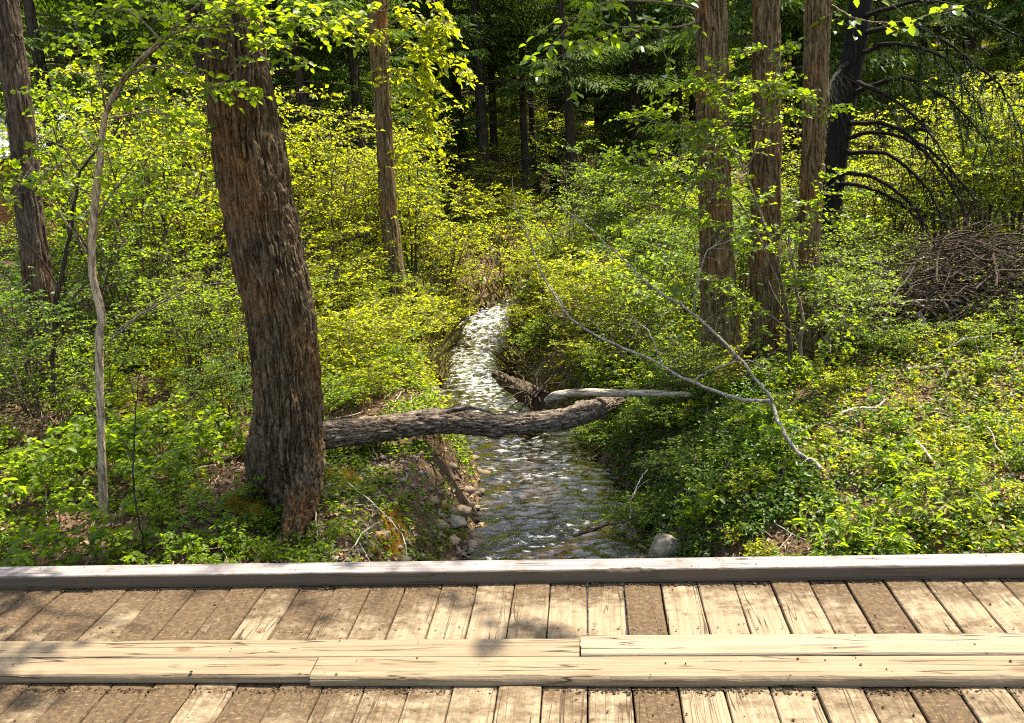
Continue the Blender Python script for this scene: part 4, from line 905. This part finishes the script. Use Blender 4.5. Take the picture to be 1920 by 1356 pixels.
for i, (lab, pts, Y, r) in enumerate([
    ('short pale upright stub on top of the brush pile', [(1812, 480), (1818, 462), (1820, 448)], 8.9, .022), ('grey bough capping the brush pile at the right frame edge', [(1925, 468), (1880, 472), (1840, 482), (1790, 478)], 8.7, .028),
    ('arched branch on the left shoulder of the brush pile', [(1700, 510), (1720, 490), (1765, 485), (1800, 495)], 8.5, .012), ('long arched branch sweeping across the middle of the brush pile', [(1730, 512), (1780, 508), (1830, 530), (1842, 540)], 8.2, .013),
    ('stout brown branch jutting down from the brush pile centre', [(1725, 590), (1738, 610), (1750, 628)], 7.9, .030), ('curved branch hanging below the brush pile middle', [(1712, 568), (1750, 582), (1775, 615), (1790, 640)], 7.9, .012),
    ('flat branch lying along the lower edge of the brush pile', [(1660, 570), (1720, 562), (1780, 560), (1840, 580)], 8.0, .011), ('pale diagonal branch near the right half of the brush pile', [(1770, 540), (1800, 570), (1825, 600), (1838, 625)], 8.0, .012),
    ('straight weathered stick leaning at the left foot of the brush pile', [(1570, 605), (1590, 595), (1604, 585)], 7.9, .018), ('broken brown wood chunk lying left of the brush pile', [(1545, 640), (1565, 620), (1590, 608)], 7.7, .030),
    ('thin upright twig in front of the brush pile left end', [(1630, 650), (1632, 600), (1636, 560), (1645, 500)], 7.9, .008), ('hooked branch curling under the brush pile', [(1765, 560), (1785, 590), (1780, 615)], 7.9, .011),
    ('mottled branch standing at the left foot of the brush pile', [(1650, 640), (1660, 600), (1680, 550), (1715, 500)], 8.0, .014)]):
    stick('dead_branch', lab, 'branch', [(px_path(pts, Y), r, r * .55)], M['twig_brown'] if i % 2 else M['dead_wood'], 'branches of the brush pile', 3)

# ------------------------------------------------------------------ stones
import bmesh
def rock(name, label, p, s, mat, group=None, seed=None, flat=.65, sub=3):
    seed = rng.uniform(0, 99) if seed is None else seed
    bm = bmesh.new(); bmesh.ops.create_icosphere(bm, subdivisions=sub, radius=1.0); v = np.array([q.co for q in bm.verts]); f = np.array([[q.index for q in k.verts] for k in bm.faces]); bm.free()
    pl = nrm(rng.normal(0, 1, (13, 3))); dd = rng.uniform(.5, .82, 13)
    for n_, d_ in zip(pl, dd):
        e = v @ n_ - d_; v = v - np.clip(e, 0, None)[:, None] * n_
    v = v * (1 + .12 * perlin(v[:, 0] * 1.5 + seed, v[:, 1] * 1.5, v[:, 2] * 1.5) + .05 * perlin(v[:, 0] * 5 + seed, v[:, 1] * 5, v[:, 2] * 5))[:, None]
    v = v * np.array([s, s * rng.uniform(.6, .9), s * flat]); a = rng.uniform(0, 6.28); ca, sa = math.cos(a), math.sin(a); v = v @ np.array([[ca, sa, 0], [-sa, ca, 0], [0, 0, 1]])
    g = Geo(); g.add(v, f); o = link(name, g.mesh(name, mat)); o.location = p; return tag(o, label, 'stone', group)
def rock_px(label, px, py, s, mat='stone', Y=None, **kw):
    p = ground_at(px, py) if Y is None else at(px, py, Y)
    if Y is None: p[2] += s * .15
    return rock('stone', label, p, s, M[mat], kw.pop('group', None), **kw)
rock_px('pale ochre rock poking out of the creek below the log', 1100, 882, .10, 'stone_ochre', flat=.5)
rock_px('large grey boulder half hidden behind the kerb at the right creek edge', 1250, 1030, .17, Y=5.75)
rock_px('flat pale oval stone on the soil right of the leaning tree', 679, 950, .055, 'stone', flat=.5)
rock_px('grey angular stone on the left bank above the flat oval stone', 664, 902, .085)
rock_px('brown rounded stone tucked against the leaning tree base', 601, 888, .075, 'stone_ochre')
rock_px('orange mossy rock on the left bank beside the kerb', 712, 1010, .10, 'stone_moss')
rock_px('second orange mossy rock nearest the kerb on the left bank', 695, 1036, .09, 'stone_moss')
rock_px('white lumpy stone by the kerb at lower left', 418, 1042, .06)
rock_px('small white stone by the kerb left of the lumpy stone', 385, 1046, .035)
rock_px('white chip of stone on the litter under the pale sapling', 192, 1040, .04)
for lab, px_, py_, s in [('broad grey slab at the left water edge near the kerb', 850, 985, .13), ('brown grey block behind the broad slab at the left water edge', 868, 965, .10), ('mossy wet rock in the water right of the grey slab', 905, 993, .11), ('pale stone cluster piece touching the kerb', 880, 1025, .08),
    ('tan stone below the grey slab', 845, 1015, .09), ('round tan stone left of the slab', 820, 1000, .07), ('low stone left of the tan stones', 825, 1030, .06), ('grey stone behind the slab beside green leaves', 822, 968, .08), ('flat orange rock behind the water edge slabs', 830, 950, .07)]:
    rock_px(lab, px_, py_, s, 'stone_moss' if 'moss' in lab or 'orange' in lab else ('stone_ochre' if 'tan' in lab else 'stone'), group='stones at the left water edge')
for i, (px_, py_, s) in enumerate([(848, 690, .16), (832, 655, .14), (856, 640, .12), (846, 625, .11), (842, 705, .13), (868, 610, .10), (955, 655, .14), (945, 690, .12), (962, 625, .12), (950, 610, .1), (886, 585, .1), (838, 725, .12), (900, 640, .08), (915, 700, .09), (925, 618, .09)]):
    rock_px('wet brown rock in the bright riffle of the far creek', px_, py_, s, 'stone_moss' if i % 3 == 0 else 'stone', group='rocks edging the far riffle')
# cobbles: uncountable
g = Geo(); bm = bmesh.new(); bmesh.ops.create_icosphere(bm, subdivisions=1, radius=1.0); sv = np.array([q.co for q in bm.verts]); sf = np.array([[q.index for q in k.verts] for k in bm.faces]); bm.free()
for i in range(2400):
    y = rng.uniform(3.6, 16); sd = rng.choice([-1, 1], p=[.6, .4]); x = stream_c(y) + sd * (stream_w(y) * rng.uniform(.3, 1.15) + (abs(rng.normal(0, .12)) if sd < 0 and y < 7 else 0)); s = rng.lognormal(-3.5, .5)
    s = min(s, .09); g.add(np.array([x, y, gz(x, y) + s * .2]) + sv * rng.uniform(.7, 1.3, (42 if len(sv) == 42 else len(sv), 1)) * np.array([s, s * .8, s * .55]), sf)
tag(build('cobbles', g, M['stone_wet'], None), 'wet brown cobbles lining the creek bed', 'cobbles', kind='stuff')
g = Geo()
for i in range(1500):
    x, y = rng.normal(-1.6, .45), rng.uniform(3.6, 6.4); s = min(.035, rng.lognormal(-4.3, .5))
    if abs(x - stream_c(y)) < stream_w(y): continue
    g.add(np.array([x, y, gz(x, y) + s * .3]) + sv * rng.uniform(.7, 1.3, (len(sv), 1)) * np.array([s, s * .8, s * .6]), sf)
tag(build('pebbles', g, M['pebble'], None), 'pale pebbles in the soil of the left bank', 'pebbles', kind='stuff')

# moss cushions
def moss(label, px, py, Y, sx, sy, h):
    p = at(px, py, Y); n = 60; u = np.linspace(-1, 1, n); U, V = np.meshgrid(u, u); X, Yy = p[0] + U * sx, p[1] + V * sy
    r2 = np.sqrt(U**2 + V**2) + .25 * perlin(U * 2.2, V * 2.2, px); hh = h * smooth((1 - r2) * 1.6) + .012 * perlin(X * 18, Yy * 18, 2) + .006 * perlin(X * 60, Yy * 60, 2)
    Z = ground_z(X, Yy) + np.where(r2 < 1, hh, -.05)
    g = Geo(); i_ = np.arange(n - 1)[:, None] * n; j_ = np.arange(n - 1)[None]; vv = np.stack([X, Yy, Z], -1).reshape(-1, 3)
    g.add(vv, np.stack([i_ + j_, i_ + j_ + 1, i_ + n + j_ + 1, i_ + n + j_], -1).reshape(-1, 4))
    tag(build('moss_cushion', g, M['moss'], None, True, np.array([p[0], p[1], gz(p[0], p[1])])), label, 'moss', 'moss cushions on the left bank')
moss('rusty orange moss mound at the left foot of the leaning tree', 462, 912, 5.1, .20, .13, .06)
moss('orange moss strip under the fallen log', 640, 850, 5.9, .17, .16, .05)
moss('orange moss cushion edging the bank above the creek', 730, 925, 5.5, .08, .22, .04)

# ------------------------------------------------------------------ ground cover, litter, grass, roots
def cover(name, label, cat, mat, n, x0, x1, y0, y1, L, hmax, dens, per=6, hexa=True, bare=.0):
    X, Y = rng.uniform(x0, x1, n), y0 + (y1 - y0) * rng.random(n)**1.35
    off = np.abs(X - stream_c(Y)) - stream_w(Y)
    nz = perlin(X * 1.1, Y * 1.1, 8) + .5 * perlin(X * 3.2, Y * 3.2, 4)
    keep = (off > .10) & (nz > bare) & (rng.random(n) < dens(X, Y)); X, Y, nz = X[keep], Y[keep], nz[keep]
    Z = ground_z(X, Y); m = len(X); h = hmax * rng.uniform(.15, 1, m)**1.3; lean = rng.normal(0, .35, (m, 2)); g = Geo()
    for j in range(per):
        t = rng.uniform(.35, 1, m); a = rng.uniform(0, 2 * PI, m)
        P = np.stack([X + lean[:, 0] * h * t, Y + lean[:, 1] * h * t, Z + h * t], -1)
        D = np.stack([np.cos(a), np.sin(a), rng.normal(.0, .35, m)], -1); P = P + D * .012
        N = UP + rng.normal(0, .38, (m, 3)); leaf_cards(g, P, D, N, L * rng.uniform(.6, 1.25, m), L * .72 * rng.uniform(.7, 1.1, m), np.clip(.45 + .5 * nz + rng.normal(0, .2, m), 0, 1), hexa)
    tag(build(name, g, M[mat], None), label, cat, kind='stuff')
def d_left(X, Y):
    d = np.where((X > -3.0) & (X < -1.0) & (Y < 6.3), .5, 1.0); d = np.where((np.abs(X + 2.08) < .25) & (Y > 4.5) & (Y < 5.2), .05, d); return np.where((X < -2.4) & (Y < 4.5), .55, d)
cover('ground_cover', 'low green leafy ground cover under the left thicket', 'ground cover', 'leaf_fresh', 15000, -8, -.6, 3.5, 13, .040, .16, d_left, 5)
cover('ground_cover', 'weedy green patch on the left bank slope beside the fallen log', 'ground cover', 'leaf_fresh', 2600, -2.3, -.9, 4.6, 9, .034, .14, lambda X, Y: np.ones_like(X), 5, bare=-.15)
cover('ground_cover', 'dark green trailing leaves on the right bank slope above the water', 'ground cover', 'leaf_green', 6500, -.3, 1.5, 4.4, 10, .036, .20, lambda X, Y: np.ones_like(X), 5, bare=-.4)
cover('ground_cover', 'dense yellow green ground cover on the right bank', 'ground cover', 'leaf_yellow', 17000, .3, 7.5, 3.5, 11.5, .033, .15, lambda X, Y: np.where(X - stream_c(Y) < 1.5, .4, 1.0), 5, bare=-.25)
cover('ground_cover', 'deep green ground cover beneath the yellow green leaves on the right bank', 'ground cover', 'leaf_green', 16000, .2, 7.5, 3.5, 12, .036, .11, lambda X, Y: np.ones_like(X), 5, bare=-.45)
cover('ground_cover', 'sunlit yellow ground cover along the far creek banks', 'ground cover', 'leaf_yellow', 14000, -6, 6, 8, 24, .055, .35, lambda X, Y: np.ones_like(X), 5, False, -.35)
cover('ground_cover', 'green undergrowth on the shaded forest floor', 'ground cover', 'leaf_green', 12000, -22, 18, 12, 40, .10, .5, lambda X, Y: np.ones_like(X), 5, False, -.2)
g = Geo(); n = 34000; Y = rng.uniform(34, 95, n); X = rng.uniform(-.85, .75, n) * Y; h = np.clip(1.6 + 2.6 * perlin(X * .22, Y * .22, 3), .1, 4) * rng.random(n)
a_ = rng.uniform(0, 2 * PI, n); leaf_cards(g, np.stack([X, Y, ground_z(X, Y) + h], -1), np.stack([np.cos(a_), np.sin(a_), rng.normal(0, .4, n)], -1), UP + rng.normal(0, .6, (n, 3)), rng.uniform(.25, .6, n), rng.uniform(.2, .45, n), np.clip(.5 + .6 * perlin(X * .3, Y * .3, 7), 0, 1), False)
tag(build('hillside_brush', g, M['leaf_yellow'], None), 'yellow green brush on the hillside glimpsed between the conifers', 'brush', kind='stuff')
n = 42000; X, Y = rng.uniform(-7, 7, n), 3.3 + 9 * rng.random(n)**1.6; k_ = np.abs(X - stream_c(Y)) > stream_w(Y) + .05; X, Y = X[k_], Y[k_]; n = len(X)
a_ = rng.uniform(0, 2 * PI, n); g = Geo()
leaf_cards(g, np.stack([X, Y, ground_z(X, Y) + rng.uniform(.004, .03, n)], -1), np.stack([np.cos(a_), np.sin(a_), rng.normal(0, .3, n)], -1), UP + rng.normal(0, .45, (n, 3)), rng.uniform(.02, .06, n), rng.uniform(.012, .034, n), rng.random(n)**1.5, True, .22, .25)
tag(build('leaf_litter', g, M['litter'], None), 'brown dead leaf litter on the forest floor', 'leaf litter', kind='stuff')
g = Geo(); n = 9000; Y = rng.uniform(10.5, 25, n); X = stream_c(Y) + np.where(Y > 15, rng.normal(-1.2, 1.5, n), rng.choice([-1, 1], n) * (stream_w(Y) + np.abs(rng.normal(.05, .35, n)))); Z = ground_z(X, Y); a_ = rng.uniform(0, 2 * PI, n)
D = np.stack([np.cos(a_) * .8, np.sin(a_) * .8, np.ones(n)], -1); leaf_cards(g, np.stack([X, Y, Z], -1), D, np.stack([-np.sin(a_), np.cos(a_), 0 * a_], -1), rng.uniform(.12, .36, n), rng.uniform(.004, .009, n), rng.random(n), True, .05, .45)
tag(build('tall_grass', g, M['grass'], None), 'dry yellow grass along the far creek', 'grass', kind='stuff')
g = Geo()
for i in range(190):
    y = rng.uniform(4.2, 9.5); s = rng.random(); x = stream_c(y) + stream_w(y) + .1 + .9 * s; z = gz(x, y) + .03
    p = [np.array([x, y, z + rng.uniform(0, .08)])]; dx = -rng.uniform(.1, .5)
    for q in range(4): xx = p[-1][0] + dx * .25; yy = p[-1][1] + rng.normal(-.06, .14); p.append(np.array([xx, yy, max(gz(xx, yy) + rng.uniform(.0, .09), water_z(yy) - .02)]))
    r = rng.choice([.002, .0035, .006], p=[.5, .35, .15]); tube(g, wander(p, 10, .006), [r, r * .5], 4)
tag(build('hanging_roots', g, M['twig_brown'], None), 'thin roots and dead stems hanging down the right bank', 'roots', kind='stuff')
g = Geo()
for i in range(650):
    x, y = rng.uniform(-6, 6), rng.uniform(3.6, 10)
    if abs(x - stream_c(y)) < stream_w(y) + .05: continue
    a = rng.uniform(0, 6.28); l2 = rng.uniform(.1, .5); d = np.array([math.cos(a), math.sin(a)]) * l2 * .5
    p = [np.array([x + s * d[0], y + s * d[1], gz(x + s * d[0], y + s * d[1]) + .015 + rng.uniform(0, .06)]) for s in (-1, 0, 1)]
    r = rng.choice([.0025, .004, .007], p=[.5, .35, .15]); tube(g, wander(p, 8, .006), [r, r * .6], 4, r=0.5)
tag(build('twig_litter', g, M['dead_wood'], None), 'small pale twigs strewn over the forest floor', 'twigs', kind='stuff')

# ------------------------------------------------------------------ cabin glimpsed on the left
k = NT('metal_roof'); v = k.coord(); M['metal_roof'] = k.done(k.bsdf(k.mix(k.ramp(k.noise(v, 2, 3), .4, .6), (.62, .64, .68), (.74, .76, .80)), .4, None, .5))
k = NT('cabin_siding'); v = k.coord(); M['cabin_siding'] = k.done(k.bsdf(k.mix(k.ramp(k.noise(k.map(v, (3, 3, 40)), 1, 4), .35, .65), (.36, .15, .05), (.24, .10, .04)), .8, None, .2))
k = NT('cabin_window'); M['cabin_window'] = k.done(k.bsdf((.03, .035, .04), .1, None, .5))
M['white_paint'] = NT('white_paint'); M['white_paint'] = M['white_paint'].done(M['white_paint'].bsdf((.75, .76, .78), .6, None, .3))
e1 = at(70, 300, 19.0); cz = gz(e1[0] - 2, 20)
cab = thing('cabin', 'cabin with a pale corrugated metal roof half hidden behind the far left trunk', 'building', (e1[0], e1[1], cz))
def box(g, lo, hi):
    x0, y0, z0 = lo; x1, y1, z1 = hi
    g.add([(x0, y0, z0), (x1, y0, z0), (x1, y1, z0), (x0, y1, z0), (x0, y0, z1), (x1, y0, z1), (x1, y1, z1), (x0, y1, z1)], [[0, 3, 2, 1], [4, 5, 6, 7], [0, 1, 5, 4], [1, 2, 6, 5], [2, 3, 7, 6], [3, 0, 4, 7]])
eh = e1[2] - cz
g = Geo(); box(g, (-6.5, .35, -.4), (-.4, 4.6, eh + .1)); build('wall', g, M['cabin_siding'], cab, False)
g = Geo(); nx = 161; xs = np.linspace(-7, 0, nx); prof = .02 * np.abs(np.sin(np.arange(nx) * PI / 4))
rows = []
for yy, zz in ((0, 0), (2.5, 1.2), (5, 0)): rows.append(np.stack([xs, np.full(nx, yy), eh + .12 + zz + prof], -1))
for yy, zz in ((5, 0), (2.5, 1.2), (0, 0)): rows.append(np.stack([xs, np.full(nx, yy), eh + .06 + zz + prof], -1))
rows.append(rows[0]); V = np.stack(rows); i_ = np.arange(6)[:, None] * nx; j_ = np.arange(nx - 1)[None]
g.add(V.reshape(-1, 3), np.stack([i_ + j_, i_ + j_ + 1, i_ + nx + j_ + 1, i_ + nx + j_], -1).reshape(-1, 4)); build('roof', g, M['metal_roof'], cab, False)
g = Geo(); box(g, (-3.2, .27, .9), (-2.2, .34, 1.7)); wn = build('window', g, M['white_paint'], cab, False)
g = Geo(); box(g, (-3.12, .255, .98), (-2.28, .268, 1.62)); build('pane', g, M['cabin_window'], wn, False)

# ------------------------------------------------------------------ labels of plants and conifers
MARKS = [(440, 5.2, 'the leaning tree'), (190, 5.1, 'the pale sapling'), (60, 7.4, 'the far left trunk'), (725, 11.5, 'the slender brown trunk'), (900, 8, 'the creek'), (1340, 8, 'the leftmost cottonwood'), (1435, 8.2, 'the middle cottonwood'),
         (1525, 8, 'the rusty cottonwood'), (1600, 10.8, 'the black spruce'), (1780, 8.5, 'the brush pile'), (700, 6.4, 'the fallen log'), (1150, 7.3, 'the bleached log'), (1250, 5, 'the grey boulder')]
ORD = ['first', 'second', 'third', 'fourth', 'fifth', 'sixth', 'seventh', 'eighth', 'ninth', 'tenth', 'eleventh', 'twelfth']
def relation(p):
    px, py = px_of(p); best = min(MARKS, key=lambda m: abs(m[0] - px) / 140 + abs(m[1] - p[1]) / 3.2)
    dx, dy = px - best[0], p[1] - best[1]
    w = ('behind' if dy > 0 else 'in front of') if abs(dy) * 55 > abs(dx) else ('left of' if dx < 0 else 'right of')
    if best[2] == 'the creek' and w in ('behind', 'in front of'): w = 'beside'
    return w + ' ' + best[2]
groups = {}
for t, base, sc in plants:
    p = np.array(t.location); wd = WORD[base][1]; lab = wd + ' ' + relation(p); groups.setdefault(lab, []).append((px_of(p)[0], p[1], t))
    side = 'left' if p[0] < stream_c(p[1]) else 'right'
    t['group'] = {'shrub': 'shrubs of the thicket on the %s bank' % side, 'sapling': 'young plants on the %s bank' % side}[WORD[base][0]]
for t, px_, Y_ in placed:
    p = np.array(t.location)
    row = 'in the front row' if Y_ < 19.5 else 'in the second row' if Y_ < 26 else 'in the third row' if Y_ < 31 else 'in the fourth row' if Y_ < 37.5 else 'in the fifth row' if Y_ < 45 else 'in the last row'
    zone = 'left of the slender trunk' if px_ < 640 else 'above the creek' if px_ < 1150 else 'behind the cottonwoods' if px_ < 1580 else 'behind the brush pile'
    lab = 'dark conifer %s %s' % (row, zone); groups.setdefault(lab, []).append((px_, Y_, t))
for lab, mem in groups.items():
    mem.sort(key=lambda q: q[0])
    for i, (a, b, t) in enumerate(mem):
        t['label'] = lab if len(mem) == 1 else lab + (', leftmost of %d' % len(mem) if i == 0 else ', rightmost of %d' % len(mem) if i == len(mem) - 1 else ', %s from left of %d' % (ORD[i] if i < 12 else str(i + 1) + 'th', len(mem)))

# ------------------------------------------------------------------ light, sky, camera
SUN_AZ, SUN_EL = math.radians(50), math.radians(63)       # azimuth from straight ahead (+Y) towards +X
sd = np.array([math.sin(SUN_AZ) * math.cos(SUN_EL), math.cos(SUN_AZ) * math.cos(SUN_EL), math.sin(SUN_EL)])
sun = bpy.data.lights.new('sun', 'SUN'); sun.energy = 4.0; sun.angle = math.radians(.5); sun.color = (1, .91, .74)
so = bpy.data.objects.new('sun', sun); C.objects.link(so); so.rotation_euler = Vector(sd).to_track_quat('Z', 'Y').to_euler(); so.location = (8, 6, 15)
W = bpy.data.worlds.new('World'); bpy.context.scene.world = W; W.use_nodes = True
bg = W.node_tree.nodes['Background']; sky = W.node_tree.nodes.new('ShaderNodeTexSky'); sky.sky_type = 'NISHITA'; sky.sun_disc = False
sky.sun_elevation = SUN_EL; sky.sun_rotation = SUN_AZ; sky.air_density = 1.0; sky.dust_density = 1.5
wm = W.node_tree.nodes.new('ShaderNodeMix'); wm.data_type = 'RGBA'; wm.blend_type = 'MULTIPLY'; wm.inputs[0].default_value = 1; wm.inputs[7].default_value = (1, .90, .74, 1)
W.node_tree.links.new(sky.outputs[0], wm.inputs[6]); W.node_tree.links.new(wm.outputs[2], bg.inputs[0]); bg.inputs[1].default_value = .15
cam = bpy.data.cameras.new('camera'); cam.sensor_width = 36; cam.lens = 36 * F_PX / 1920; cam.clip_end = 1000; cam.clip_start = .05
co = bpy.data.objects.new('camera', cam); C.objects.link(co); mw = Matrix(ROT.tolist()).to_4x4(); mw.translation = Vector(CAM); co.matrix_world = mw
sc = bpy.context.scene; sc.camera = co
sc.view_settings.view_transform = 'Standard'; sc.view_settings.look = 'None'; sc.view_settings.exposure = 2.1; sc.view_settings.gamma = 1
sc.cycles.max_bounces = 7; sc.cycles.diffuse_bounces = 3; sc.cycles.glossy_bounces = 3; sc.cycles.transmission_bounces = 4; sc.cycles.transparent_max_bounces = 8
sc.cycles.use_denoising = False; sc.cycles.filter_width = 1.1; sc.cycles.sample_clamp_indirect = 6; sc.cycles.caustics_reflective = False; sc.cycles.caustics_refractive = False
